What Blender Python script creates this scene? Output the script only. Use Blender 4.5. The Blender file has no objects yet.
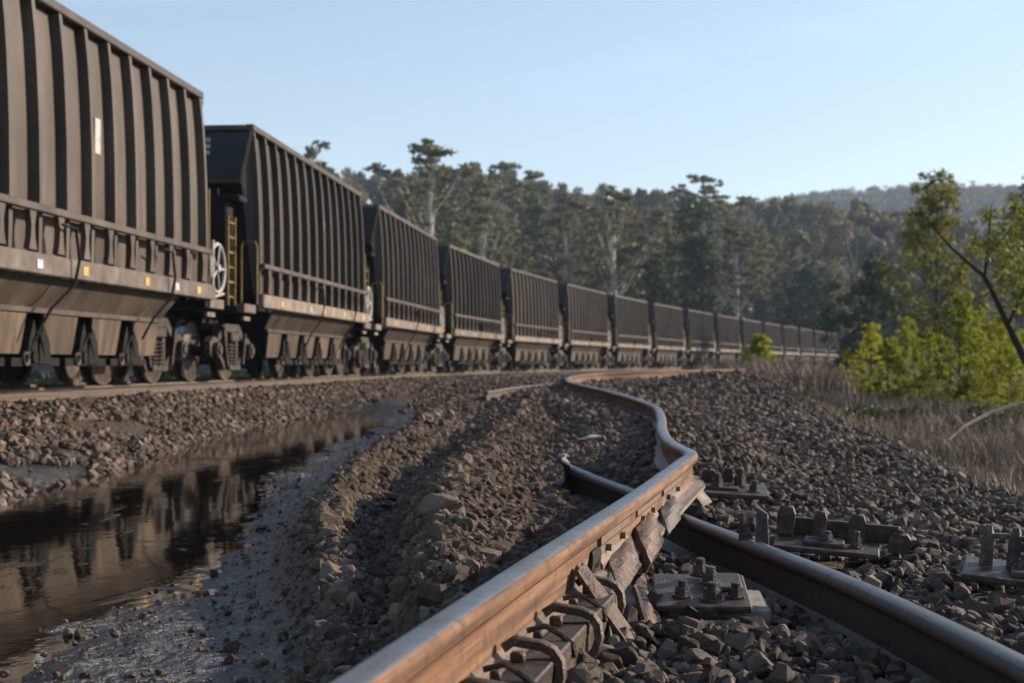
import bpy, bmesh, math, random
import numpy as np
from mathutils import Vector, Matrix
R = math.radians
random.seed(7); rng = np.random.default_rng(7)
scene = bpy.context.scene
COL = scene.collection

# ------------------------------------------------------------------ camera, sky, sun, exposure
CZ, F, HOR = 0.27, 1400.0, 363.0
cam_d = bpy.data.cameras.new('camera'); cam = bpy.data.objects.new('camera', cam_d); COL.objects.link(cam)
cam_d.sensor_width = 36.0; cam_d.lens = F * 36.0 / 1024.0
cam_d.clip_start = 0.05; cam_d.clip_end = 6000
cam.location = (0, 0, CZ); cam.rotation_euler = (R(90) + math.atan((HOR - 341.5) / F), 0, 0)
cam_d.dof.use_dof = True; cam_d.dof.focus_distance = 4.1; cam_d.dof.aperture_fstop = 5.0
scene.camera = cam
SUN_AZ, SUN_EL = 66.0, 21.0
world = bpy.data.worlds.new('World'); scene.world = world; world.use_nodes = True
wn = world.node_tree
sky = wn.nodes.new('ShaderNodeTexSky'); sky.sky_type = 'NISHITA'; sky.sun_disc = False
sky.sun_elevation = R(SUN_EL); sky.sun_rotation = R(SUN_AZ)
sky.air_density = 1.0; sky.dust_density = 0.55; sky.ozone_density = 1.2; sky.altitude = 100
hs = wn.nodes.new('ShaderNodeHueSaturation'); hs.inputs['Saturation'].default_value = .94; wn.links.new(sky.outputs[0], hs.inputs['Color'])
wtc = wn.nodes.new('ShaderNodeTexCoord'); wmp = wn.nodes.new('ShaderNodeMapping'); wmp.inputs['Scale'].default_value = (1.6, 1.6, 9)
wno = wn.nodes.new('ShaderNodeTexNoise'); wno.inputs['Scale'].default_value = 2.2; wno.inputs['Detail'].default_value = 6
wmr = wn.nodes.new('ShaderNodeMapRange'); wmr.inputs[1].default_value = .52; wmr.inputs[2].default_value = .80; wmr.inputs[3].default_value = 1.0; wmr.inputs[4].default_value = 1.16
wn.links.new(wtc.outputs['Generated'], wmp.inputs[0]); wn.links.new(wmp.outputs[0], wno.inputs['Vector']); wn.links.new(wno.outputs['Fac'], wmr.inputs[0]); wn.links.new(wmr.outputs[0], hs.inputs['Value'])
wn.links.new(hs.outputs[0], wn.nodes['Background'].inputs[0])
wn.nodes['Background'].inputs[1].default_value = 0.105
sd = bpy.data.lights.new('sun', 'SUN'); sd.energy = 5.0; sd.angle = R(0.5); sd.color = (1, 0.84, 0.68)
sun = bpy.data.objects.new('sun', sd); COL.objects.link(sun)
sv = Vector((math.sin(R(SUN_AZ)) * math.cos(R(SUN_EL)), math.cos(R(SUN_AZ)) * math.cos(R(SUN_EL)), math.sin(R(SUN_EL))))
sun.rotation_euler = sv.to_track_quat('Z', 'Y').to_euler()
scene.view_settings.view_transform = 'Standard'; scene.view_settings.look = 'None'
scene.view_settings.exposure = 0.92; scene.view_settings.gamma = 1.0; scene.view_settings.use_curve_mapping = False
scene.cycles.use_denoising = True
scene.cycles.max_bounces = 5; scene.cycles.diffuse_bounces = 1; scene.cycles.glossy_bounces = 3
scene.cycles.transmission_bounces = 2; scene.cycles.volume_bounces = 0; scene.cycles.caustics_reflective = False

# ------------------------------------------------------------------ helpers
def tag(o, label=None, cat=None, group=None, kind=None):
    if label: o['label'] = label
    if cat: o['category'] = cat
    if group: o['group'] = group
    if kind: o['kind'] = kind
    return o
def empty(name, loc=(0, 0, 0), rz=0.0):
    o = bpy.data.objects.new(name, None); COL.objects.link(o); o.location = loc; o.rotation_euler = (0, 0, rz)
    o.empty_display_size = 0.2
    return o
def copy_tree(o, parent=None):
    c = o.copy(); COL.objects.link(c)
    if parent is not None: c.parent = parent
    for ch in list(o.children): copy_tree(ch, c)
    return c
def link_mesh(name, me, parent=None):
    o = bpy.data.objects.new(name, me); COL.objects.link(o)
    if parent is not None: o.parent = parent
    return o
def np_mesh(name, V, Fc, mats, smooth=False, midx=None, attr=None, uv=None):
    """V (n,3); Fc (m,k) faces all with k corners"""
    V = np.asarray(V, np.float32); Fc = np.asarray(Fc, np.int32)
    me = bpy.data.meshes.new(name)
    m, k = Fc.shape
    me.vertices.add(len(V)); me.vertices.foreach_set('co', V.ravel())
    me.loops.add(m * k); me.loops.foreach_set('vertex_index', Fc.ravel())
    me.polygons.add(m); me.polygons.foreach_set('loop_start', np.arange(0, m * k, k, dtype=np.int32))
    if smooth: me.polygons.foreach_set('use_smooth', np.ones(m, bool))
    else: me.polygons.foreach_set('use_smooth', np.zeros(m, bool))
    for mt in (mats if isinstance(mats, (list, tuple)) else [mats]): me.materials.append(mt)
    if midx is not None: me.polygons.foreach_set('material_index', np.asarray(midx, np.int32))
    me.update(calc_edges=True)
    if attr is not None:
        a = me.attributes.new('tint', 'FLOAT', 'POINT'); a.data.foreach_set('value', np.asarray(attr, np.float32))
    if uv is not None:
        l = me.uv_layers.new(name='UVMap'); l.data.foreach_set('uv', np.asarray(uv, np.float32).ravel())
    return me

class MB:
    """collects shapes into one mesh"""
    def __init__(s): s.v = []; s.f = []; s.mi = []
    def add(s, vs, fs, mi=0):
        n = len(s.v); s.v += [tuple(v) for v in vs]
        for f in fs: s.f.append(tuple(i + n for i in f)); s.mi.append(mi)
    def box(s, c, d, M=None, mi=0, bev=0.0):
        hx, hy, hz = d[0] / 2, d[1] / 2, d[2] / 2
        if bev > 0:
            b = min(bev, hx * .45, hy * .45, hz * .45)
            bm = bmesh.new(); bmesh.ops.create_cube(bm, size=1.0)
            bmesh.ops.scale(bm, vec=(2 * hx, 2 * hy, 2 * hz), verts=bm.verts)
            bmesh.ops.bevel(bm, geom=list(bm.edges), offset=b, segments=1, affect='EDGES')
            vs = [v.co.copy() for v in bm.verts]; fs = [[v.index for v in f.verts] for f in bm.faces]; bm.free()
        else:
            vs = [Vector((x, y, z)) for x in (-hx, hx) for y in (-hy, hy) for z in (-hz, hz)]
            fs = [(0, 1, 3, 2), (4, 6, 7, 5), (0, 4, 5, 1), (2, 3, 7, 6), (0, 2, 6, 4), (1, 5, 7, 3)]
        if M is not None: vs = [M @ v for v in vs]
        s.add([v + Vector(c) for v in vs], fs, mi)
    def bar(s, a, b, w, h=None, mi=0):
        a = Vector(a); b = Vector(b); h = h or w; d = b - a
        q = d.to_track_quat('Y', 'Z').to_matrix()
        s.box((a + b) / 2, (w, d.length, h), q, mi)
    def tube(s, pts, r, n=8, mi=0, caps=True):
        pts = [Vector(p) for p in pts]; rs = r if isinstance(r, (list, tuple)) else [r] * len(pts)
        base = len(s.v); prev = None
        for i, p in enumerate(pts):
            t = (pts[min(i + 1, len(pts) - 1)] - pts[max(i - 1, 0)]).normalized()
            if prev is None: u = t.orthogonal().normalized()
            else: u = (prev - t * prev.dot(t)).normalized()
            prev = u; w = t.cross(u)
            for k in range(n):
                a = 2 * math.pi * k / n
                s.v.append(tuple(p + (u * math.cos(a) + w * math.sin(a)) * rs[i]))
        for i in range(len(pts) - 1):
            for k in range(n):
                a = base + i * n + k; b = base + i * n + (k + 1) % n
                s.f.append((a, b, b + n, a + n)); s.mi.append(mi)
        if caps:
            s.f.append(tuple(base + k for k in range(n))[::-1]); s.mi.append(mi)
            e = base + (len(pts) - 1) * n
            s.f.append(tuple(e + k for k in range(n))); s.mi.append(mi)
    def cyl(s, c, r, h, axis='Z', n=12, mi=0, r2=None):
        c = Vector(c); ax = {'X': Vector((1, 0, 0)), 'Y': Vector((0, 1, 0)), 'Z': Vector((0, 0, 1))}[axis] if isinstance(axis, str) else axis
        s.tube([c - ax * h / 2, c + ax * h / 2], [r, r if r2 is None else r2], n, mi)
    def torus(s, c, R1, r, axis='Z', n=20, m=6, mi=0):
        c = Vector(c); pts = []
        for i in range(n + 1):
            a = 2 * math.pi * i / n; x, y = R1 * math.cos(a), R1 * math.sin(a)
            pts.append(c + Vector({'Z': (x, y, 0), 'X': (0, x, y), 'Y': (x, 0, y)}[axis]))
        s.tube(pts, r, m, mi, caps=False)
    def prism(s, poly, x0, x1, plane='YZ', mi=0):
        """poly in (y,z), extruded along x (or other planes)"""
        n = len(poly)
        def P(x, p): return {'YZ': (x, p[0], p[1]), 'XZ': (p[0], x, p[1]), 'XY': (p[0], p[1], x)}[plane]
        vs = [P(x0, p) for p in poly] + [P(x1, p) for p in poly]
        fs = [tuple(range(n))[::-1], tuple(range(n, 2 * n))] + [(i, (i + 1) % n, n + (i + 1) % n, n + i) for i in range(n)]
        s.add(vs, fs, mi)
    def quad(s, a, b, c, d, mi=0): s.add([a, b, c, d], [(0, 1, 2, 3)], mi)
    def plate(s, pts, nrm, t, mi=0):
        """flat polygon thickened by t along nrm"""
        n = len(pts); nv = Vector(nrm).normalized() * t
        vs = [Vector(p) for p in pts] + [Vector(p) + nv for p in pts]
        fs = [tuple(range(n))[::-1], tuple(range(n, 2 * n))] + [(i, (i + 1) % n, n + (i + 1) % n, n + i) for i in range(n)]
        s.add(vs, fs, mi)
    def build(s, name, mats, parent=None, smooth=False, loc=None, rot=None):
        me = bpy.data.meshes.new(name); me.from_pydata(s.v, [], s.f)
        for m in (mats if isinstance(mats, (list, tuple)) else [mats]): me.materials.append(m)
        me.polygons.foreach_set('material_index', s.mi)
        bm = bmesh.new(); bm.from_mesh(me); bmesh.ops.recalc_face_normals(bm, faces=bm.faces); bm.to_mesh(me); bm.free()
        if smooth:
            me.polygons.foreach_set('use_smooth', [True] * len(me.polygons))
            try: me.set_sharp_from_angle(angle=R(40))
            except Exception: pass
        me.update()
        o = link_mesh(name, me, parent)
        if loc is not None: o.location = loc
        if rot is not None: o.rotation_euler = rot
        return o

# noise ------------------------------------------------------------
def vnoise(x, y, seed=0):
    x = np.asarray(x, float); y = np.asarray(y, float)
    xi = np.floor(x).astype(np.int64); yi = np.floor(y).astype(np.int64); fx = x - xi; fy = y - yi
    def h(a, b):
        n = (a * 374761393 + b * 668265263 + seed * 982451653) & 0xffffffff
        n = ((n ^ (n >> 13)) * 1274126177) & 0xffffffff
        return ((n ^ (n >> 16)) & 0xffff) / 65535.0
    ux = fx * fx * (3 - 2 * fx); uy = fy * fy * (3 - 2 * fy)
    return (h(xi, yi) * (1 - ux) + h(xi + 1, yi) * ux) * (1 - uy) + (h(xi, yi + 1) * (1 - ux) + h(xi + 1, yi + 1) * ux) * uy
def fbm(x, y, o=4, seed=0):
    s = 0; a = .5; f = 1.0
    for i in range(o): s = s + a * (vnoise(x * f, y * f, seed + i) - .5); a *= .5; f *= 2.03
    return s
def ss(a, b, x):
    t = np.clip((x - a) / (b - a), 0, 1); return t * t * (3 - 2 * t)

# materials --------------------------------------------------------
class NT:
    def __init__(s, name):
        s.m = bpy.data.materials.new(name); s.m.use_nodes = True; s.t = s.m.node_tree; s.b = s.t.nodes['Principled BSDF']
        s.out = s.t.nodes['Material Output']
    def n(s, typ, **kw):
        nd = s.t.nodes.new('ShaderNode' + typ)
        for k, v in kw.items():
            if k.startswith('_'): setattr(nd, k[1:], v)
            else: nd.inputs[k.replace('_', ' ')].default_value = v
        return nd
    def l(s, a, b): s.t.links.new(a, b)
    def noise(s, scale, detail=4, vec=None, rough=.55, dist=0):
        nd = s.n('TexNoise', Scale=scale, Detail=detail, Roughness=rough, Distortion=dist)
        if vec is not None: s.l(vec, nd.inputs['Vector'])
        return nd.outputs['Fac']
    def ramp(s, fac, stops, interp='LINEAR'):
        nd = s.n('ValToRGB'); nd.color_ramp.interpolation = interp
        e = nd.color_ramp.elements
        while len(e) < len(stops): e.new(.5)
        for i, (p, c) in enumerate(stops):
            e[i].position = p; e[i].color = (c if len(c) == 4 else (*c, 1)) if isinstance(c, (tuple, list)) else (c, c, c, 1)
        s.l(fac, nd.inputs['Fac']); return nd.outputs['Color']
    def mix(s, fac, a, b, blend='MIX'):
        nd = s.n('Mix', _data_type='RGBA', _blend_type=blend)
        for sock, v in ((nd.inputs[0], fac), (nd.inputs[6], a), (nd.inputs[7], b)):
            if isinstance(v, (int, float)): sock.default_value = v
            elif isinstance(v, tuple): sock.default_value = (*v, 1) if len(v) == 3 else v
            else: s.l(v, sock)
        return nd.outputs[2]
    def math(s, op, a, b=0.0, clamp=False):
        nd = s.n('Math', _operation=op); nd.use_clamp = clamp
        for i, v in enumerate((a, b)):
            if isinstance(v, (int, float)): nd.inputs[i].default_value = v
            else: s.l(v, nd.inputs[i])
        return nd.outputs[0]
    def bump(s, h, strength=.5, dist=.02):
        nd = s.n('Bump', Strength=strength, Distance=dist); s.l(h, nd.inputs['Height']); s.l(nd.outputs[0], s.b.inputs['Normal'])
    def set(s, color=None, rough=None, metal=None, spec=None):
        for key, v in (('Base Color', color), ('Roughness', rough), ('Metallic', metal), ('Specular IOR Level', spec)):
            if v is None: continue
            if isinstance(v, tuple): s.b.inputs[key].default_value = (*v, 1)
            elif isinstance(v, (int, float)): s.b.inputs[key].default_value = v
            else: s.l(v, s.b.inputs[key])
        return s.m
    def obj(s): return s.n('TexCoord').outputs['Object']
    def pos(s): return s.n('NewGeometry').outputs['Position']

def dirty_metal(name, c1, c2, c3, scale=6, rough=.6, metal=0.0, spec=.3, bump=.15, streak=False, isl=False):
    t = NT(name); v = t.obj()
    if streak:
        mp = t.n('Mapping'); mp.inputs['Scale'].default_value = (1, 1, .22); t.l(v, mp.inputs['Vector']); v2 = mp.outputs[0]
    else: v2 = v
    n1 = t.noise(scale, 6, v2, .6); n2 = t.noise(scale * 5, 4, v)
    oi = t.n('ObjectInfo').outputs['Random']
    col = t.ramp(n1, [(.3, c1), (.52, c2), (.72, c3)])
    col = t.mix(t.math('MULTIPLY', n2, .5), col, t.mix(.5, col, (0.02, 0.018, 0.016)))
    hv = t.n('HueSaturation'); t.l(col, hv.inputs['Color']); t.l(t.math('ADD', t.math('MULTIPLY', oi, .5), .72), hv.inputs['Value'])
    t.bump(n2, bump, .01)
    return t.set(hv.outputs[0], t.math('ADD', t.math('MULTIPLY', n1, .25), rough - .12), metal, spec)

M = {}
M['side'] = dirty_metal('wagon_paint', (.034, .024, .018), (.072, .054, .043), (.115, .092, .078), 2.2, .55, 0, .35, .06, True)
M['enddark'] = dirty_metal('end_paint', (.006, .007, .008), (.011, .013, .014), (.020, .020, .020), 3, .5, 0, .35, .05)  # near black: the shade on the sunless wagon ends is in this colour
M['sill'] = dirty_metal('sill_paint', (.10, .075, .058), (.185, .145, .115), (.28, .24, .20), 5, .6, 0, .3, .1)
M['hopper'] = dirty_metal('hopper_paint', (.030, .022, .017), (.068, .050, .038), (.115, .088, .068), 3, .6, 0, .3, .1, True)
M['door'] = dirty_metal('hopper_door_paint', (.035, .025, .018), (.10, .068, .045), (.175, .125, .086), 6, .6, 0, .3, .1, True)
M['bogie'] = dirty_metal('bogie_steel', (.020, .015, .012), (.052, .039, .031), (.11, .086, .07), 12, .6, 0, .3, .3)
M['mech'] = dirty_metal('mechanism_steel', (.006, .005, .0045), (.012, .010, .008), (.035, .026, .02), 14, .7, 0, .12, .3)
M['wheel'] = dirty_metal('wheel_steel', (.035, .025, .019), (.075, .052, .038), (.14, .10, .075), 9, .5, .2, .4, .1)
t = NT('wheel_tread'); t.set((.35, .36, .38), .22, 1.0); M['tread'] = t.m
M['yellow'] = dirty_metal('yellow_paint', (.10, .065, .015), (.24, .15, .03), (.38, .25, .055), 14, .5, 0, .4, .1)
M['white'] = dirty_metal('white_paint', (.30, .28, .25), (.42, .40, .37), (.52, .50, .47), 14, .5, 0, .4, .1)
M['amber'] = dirty_metal('amber_reflector', (.60, .33, .10), (.72, .42, .14), (.75, .48, .2), 14, .4)
M['bluegrey'] = dirty_metal('blue_grey_paint', (.32, .38, .44), (.42, .48, .54), (.5, .55, .6), 14, .5)

def rail_mat(name, a, b, c, rough, metal, sky_tint=None, spec=.4):
    t = NT(name); uvn = t.n('UVMap'); mp = t.n('Mapping'); mp.inputs['Scale'].default_value = (1.2, 34, 1); t.l(uvn.outputs[0], mp.inputs['Vector'])
    st = t.noise(1.0, 8, mp.outputs[0], .62)
    n2 = t.noise(22, 5, t.obj()); n3 = t.noise(3.5, 3, t.obj())
    col = t.ramp(st, [(.33, a), (.5, b), (.66, c)])
    if sky_tint: col = t.mix(t.ramp(t.math('ADD', t.math('MULTIPLY', n3, .6), t.math('MULTIPLY', n2, .4)), [(.40, 0.0), (.56, 1.0)]), col, sky_tint)  # sky reflection painted as blue patches
    col = t.mix(t.ramp(n2, [(.52, 0.0), (.75, .55)]), col, (.035, .02, .014))
    n4 = t.noise(160, 3, t.obj(), .6)
    t.bump(t.math('ADD', t.math('ADD', t.math('MULTIPLY', st, .5), n2), t.math('MULTIPLY', n4, .5)), .55, .004)
    return t.set(col, t.math('ADD', t.math('MULTIPLY', n2, .3), rough - .12), metal, spec)
M['rail_side'] = rail_mat('rust_rail_side', (.034, .018, .011), (.145, .064, .026), (.26, .135, .068), .75, .0)
M['rail_foot'] = rail_mat('rail_foot_grime', (.07, .05, .038), (.16, .115, .085), (.26, .20, .155), .6, .1)
M['rail_top'] = rail_mat('worn_rail_top', (.085, .052, .036), (.115, .108, .106), (.15, .16, .175), .44, .25, (.13, .15, .18), .5)  # worn steel, with the blue of the reflected sky painted in
M['rail_dark'] = rail_mat('dark_rail_steel', (.006, .005, .0045), (.013, .010, .008), (.035, .021, .013), .5, .1, None, .6)  # dark steel, blackened further to paint the shade on its sunless face
M['rail_darktop'] = rail_mat('dark_rail_top', (.022, .018, .017), (.045, .037, .034), (.10, .07, .055), .40, .35, (.075, .08, .092), .6)
M['rail_line'] = rail_mat('line_rail_side', (.05, .036, .027), (.085, .062, .046), (.13, .098, .074), .6, .05)
M['plate'] = dirty_metal('rusty_plate_steel', (.022, .015, .012), (.058, .038, .027), (.15, .098, .066), 26, .5, .15, .4, .4)
M['plate_rust'] = dirty_metal('bright_rust_plate', (.04, .024, .015), (.11, .060, .034), (.27, .18, .12), 30, .5, .3, .5, .8)
M['bolt'] = dirty_metal('bolt_steel', (.025, .021, .019), (.065, .055, .048), (.16, .135, .115), 40, .42, .4, .5, .4)
M['clip'] = dirty_metal('clip_steel', (.028, .018, .013), (.075, .045, .028), (.21, .13, .06), 30, .5, .15, .4, .5)

# ground material: dirt / wet mud by height and place
t = NT('trackside_dirt'); p = t.pos()
sep = t.n('SeparateXYZ'); t.l(p, sep.inputs[0])
nA = t.noise(1.3, 6, p, .6); nB = t.noise(14, 8, p, .65); nC = t.noise(55, 4, p, .6)
vor = t.n('TexVoronoi', Scale=26.0); t.l(p, vor.inputs['Vector'])
dry = t.ramp(nB, [(.28, (.035, .025, .018)), (.5, (.082, .060, .044)), (.72, (.15, .115, .087))])
mudc = t.ramp(nB, [(.3, (.006, .005, .0045)), (.6, (.012, .010, .009)), (.8, (.032, .027, .023))])
zz = t.math('ADD', sep.outputs[2], t.math('MULTIPLY', t.math('SUBTRACT', nA, .5), .16))
wet = t.ramp(t.math('ADD', t.math('MULTIPLY', zz, 1.0), 1.0), [(.44, 1.0), (.545, 0.0)])
inx = t.math('MULTIPLY', t.math('MULTIPLY', t.math('LESS_THAN', sep.outputs[0], -.45), t.math('GREATER_THAN', sep.outputs[0], -4.6)), t.math('LESS_THAN', sep.outputs[1], 34.0))
wetm = t.math('MULTIPLY', wet, inx)
far_col = t.ramp(nA, [(.3, (.085, .070, .045)), (.7, (.14, .115, .075))])
col = t.mix(wetm, dry, mudc)
fm = t.ramp(t.math('DIVIDE', sep.outputs[1], 100.0), [(.45, 0.0), (.8, 1.0)])
col = t.mix(fm, col, far_col)
t.l(col, t.b.inputs['Base Color'])
rr = t.mix(wetm, (.9, .9, .9), t.ramp(t.math('ADD', t.math('MULTIPLY', nC, .5), t.math('MULTIPLY', nA, .5)), [(.42, .10), (.6, .42)]))
t.l(rr, t.b.inputs['Roughness'])
t.l(t.mix(wetm, (.15, .15, .15), (.85, .85, .85)), t.b.inputs['Specular IOR Level'])
nD = t.noise(130, 3, p, .6)
hh = t.math('ADD', t.math('ADD', t.math('MULTIPLY', nB, 1.0), t.math('ADD', t.math('MULTIPLY', nC, .40), t.math('MULTIPLY', nD, .16))), t.math('MULTIPLY', vor.outputs['Distance'], -.6))
t.bump(hh, 1.0, .045); M['ground'] = t.m

def stone_mat(name, cols, rough=.85, sc=40, spec=.25):
    t = NT(name); isl = t.n('NewGeometry').outputs['Random Per Island']
    c = t.ramp(isl, cols); n = t.noise(sc, 6, t.obj(), .65); n2 = t.noise(sc * .25, 3, t.obj())
    c = t.mix(t.ramp(n, [(.35, .75), (.6, 0.0)]), c, t.mix(.55, c, (.03, .026, .022)))
    c = t.mix(t.ramp(n2, [(.5, 0.0), (.7, .35)]), c, (.15, .115, .088))
    t.bump(n, .6, .006); return t.set(c, rough, 0, spec)
M['ballast'] = stone_mat('ballast_stone', [(0, (.028, .019, .014)), (.3, (.070, .050, .037)), (.7, (.118, .087, .065)), (.92, (.17, .13, .10)), (1, (.27, .215, .175))])
M['clod'] = stone_mat('dirt_clod', [(0, (.062, .043, .031)), (.5, (.112, .082, .060)), (1, (.19, .145, .11))], .92, 50, .12)
M['ballast_far'] = stone_mat('line_ballast_stone', [(0, (.05, .036, .027)), (.5, (.115, .085, .064)), (1, (.22, .17, .13))], .9, 14)
M['concrete'] = dirty_metal('sleeper_concrete', (.15, .125, .105), (.24, .205, .175), (.33, .29, .26), 12, .85, 0, .2, .4)
M['timber'] = dirty_metal('weathered_wood', (.16, .12, .09), (.30, .24, .19), (.42, .36, .30), 12, .85, 0, .2, .4)

# water
t = NT('puddle_water'); p = t.pos()
mp = t.n('Mapping'); mp.inputs['Scale'].default_value = (1.0, .55, 1); t.l(p, mp.inputs['Vector'])
w1 = t.noise(5, 4, mp.outputs[0], .5); w2 = t.noise(38, 3, mp.outputs[0], .5)
film = t.ramp(t.noise(2.6, 8, mp.outputs[0], .7, .8), [(.60, 0.0), (.64, 1.0)])
t.l(t.mix(film, (.007, .0055, .0045), (.03, .025, .021)), t.b.inputs['Base Color'])
t.l(t.mix(film, (.04, .04, .04), (.32, .32, .32)), t.b.inputs['Roughness'])
t.b.inputs['IOR'].default_value = 1.33; t.b.inputs['Specular IOR Level'].default_value = .9
t.bump(t.math('ADD', t.math('MULTIPLY', w1, .8), t.math('MULTIPLY', w2, t.math('ADD', .08, t.math('MULTIPLY', film, .5)))), .10, .02); M['water'] = t.m

def leaf_mat(name, c1, c2, c3, trans=.35, attr=False):
    t = NT(name)
    isl = t.n('NewGeometry').outputs['Random Per Island']; oi = t.n('ObjectInfo').outputs['Random']
    if attr:
        a = t.n('Attribute'); a.attribute_name = 'tint'; f = t.math('ADD', t.math('MULTIPLY', a.outputs['Fac'], .75), t.math('MULTIPLY', isl, .25))
    else: f = t.math('ADD', t.math('MULTIPLY', isl, .6), t.math('MULTIPLY', oi, .4))
    c = t.ramp(f, [(.05, c1), (.5, c2), (.95, c3)])
    t.set(c, .6, 0, .25)
    tr = t.n('BsdfTranslucent'); t.l(c, tr.inputs['Color']); mx = t.n('MixShader'); mx.inputs[0].default_value = trans
    t.l(t.b.outputs[0], mx.inputs[1]); t.l(tr.outputs[0], mx.inputs[2]); t.l(mx.outputs[0], t.out.inputs['Surface'])
    return t.m
M['gum'] = leaf_mat('gum_leaves', (.080, .090, .042), (.145, .150, .074), (.22, .205, .115))
M['dark'] = leaf_mat('dark_leaves', (.028, .044, .016), (.055, .075, .026), (.10, .115, .038), .3)
M['deep'] = leaf_mat('deep_green_leaves', (.008, .020, .005), (.020, .042, .008), (.065, .09, .015), .3)
M['mid'] = leaf_mat('mid_leaves', (.075, .082, .034), (.13, .125, .048), (.20, .17, .065), .35)
M['lime'] = leaf_mat('lime_leaves', (.11, .14, .018), (.27, .285, .022), (.46, .43, .035), .5)
M['olive'] = leaf_mat('olive_leaves', (.07, .09, .022), (.14, .155, .03), (.32, .28, .04), .45)
M['forest'] = leaf_mat('forest_leaves', (.040, .050, .024), (.115, .116, .056), (.25, .21, .115), .3, True)
M['bark'] = dirty_metal('pale_gum_bark', (.26, .235, .20), (.46, .43, .38), (.62, .59, .54), 1.5, .85, 0, .1, .2)
M['darkbark'] = dirty_metal('dark_bark', (.03, .024, .018), (.06, .048, .036), (.10, .08, .06), 5, .9, 0, .1, .3)
def straw_mat(name, a, b, c):
    t = NT(name); isl = t.n('NewGeometry').outputs['Random Per Island']; return t.set(t.ramp(isl, [(0, a), (.5, b), (1, c)]), .8, 0, .15)
M['straw'] = straw_mat('dry_grass', (.12, .085, .058), (.27, .195, .14), (.46, .37, .28))
M['green_grass'] = straw_mat('green_grass', (.05, .07, .02), (.09, .11, .03), (.16, .16, .05))
t = NT('hill_soil'); t.set(t.ramp(t.noise(.05, 5, t.pos()), [(.3, (.03, .034, .018)), (.7, (.065, .06, .035))]), .95); M['hill'] = t.m

# ------------------------------------------------------------------ line of the loaded track (side line of the wagons at their top edge)
KS = [-12, 0, 12, 24, 36, 48, 60, 80, 100, 130, 170.]
TH = [0.0931, 0.0851, 0.0778, 0.1502, 0.2378, 0.2747, 0.2976, 0.3318, 0.3421, 0.349, 0.3564]
PITCH, BL = 10.815, 8.54
_s = np.linspace(-40, 260, 3001); _th = np.interp(_s, KS, TH)
_th = np.convolve(np.pad(_th, 40, 'edge'), np.ones(81) / 81, 'valid')
_x = np.cumsum(np.sin(_th) * .1); _y = np.cumsum(np.cos(_th) * .1)
_x += -3.9312 - _x[400]; _y += 21.2143 - _y[400]
def side_pt(s): return float(np.interp(s, _s, _x)), float(np.interp(s, _s, _y)), float(np.interp(s, _s, _th))
HW, GA = 1.42, .55
def track_pt(s, off):
    """off: + towards the camera side, measured from the track centre"""
    x, y, th = side_pt(s); o = off - 1.30
    return x + math.cos(th) * o, y - math.sin(th) * o
nr = np.array([track_pt(s, GA) for s in _s]); fr = np.array([track_pt(s, -GA) for s in _s])
def near_rail_x(y): return np.interp(y, nr[:, 1], nr[:, 0])

def pw(px, py, h):
    d = F * h / (py - HOR); return Vector(((px - 512) * d / F, d, CZ - h))
def catmull(pts, step=.05):
    pts = [Vector(p) for p in pts]; P = [2 * pts[0] - pts[1]] + pts + [2 * pts[-1] - pts[-2]]; out = []
    for i in range(1, len(P) - 2):
        n = max(2, int((P[i + 1] - P[i]).length / step))
        a, b, c, d = P[i - 1], P[i], P[i + 1], P[i + 2]
        # centripetal-ish tangents
        l0 = max((b - a).length, 1e-4) ** .5; l1 = max((c - b).length, 1e-4) ** .5; l2 = max((d - c).length, 1e-4) ** .5
        m1 = ((b - a) / l0 - (c - a) / (l0 + l1) + (c - b) / l1) * l1
        m2 = ((c - b) / l1 - (d - b) / (l1 + l2) + (d - c) / l2) * l1
        for k in range(n):
            t = k / n; t2 = t * t; t3 = t2 * t
            out.append(b * (2 * t3 - 3 * t2 + 1) + m1 * (t3 - 2 * t2 + t) + c * (-2 * t3 + 3 * t2) + m2 * (t3 - t2))
    out.append(pts[-1]); return out
A_pts = [pw(345, 683, .46) - Vector((.31, 1.38, 0)), pw(345, 683, .46), pw(520, 567, .46), pw(640, 490, .46), pw(683, 459, .46), pw(690.5, 453.2, .458), pw(688, 449.5, .456),
         pw(679, 445.5, .455), pw(668, 438.5, .45), pw(662, 428, .44), pw(661, 416, .42), pw(655, 406, .40), pw(636, 398.5, .37), pw(608, 390.5, .33), pw(584, 385, .30),
         pw(569.5, 381.3, .28), pw(568, 378.2, .262), pw(577, 375.4, .25), pw(600, 373, .215), pw(647, 371, .18), pw(694, 370, .17), pw(745, 369, .17)]
A_path = catmull(A_pts, .04)
B_pts = [pw(562, 453, .545), pw(564, 457, .56), pw(571, 465, .61), pw(590, 474, .645), pw(633, 490, .66), pw(675, 511, .655), pw(760, 543, .625), pw(860, 582, .60), pw(1024, 659, .58), Vector((1.03, 1.6, -.31))]
B_path = catmull(B_pts, .04)
_a = np.array([tuple(p) for p in A_path])

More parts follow.
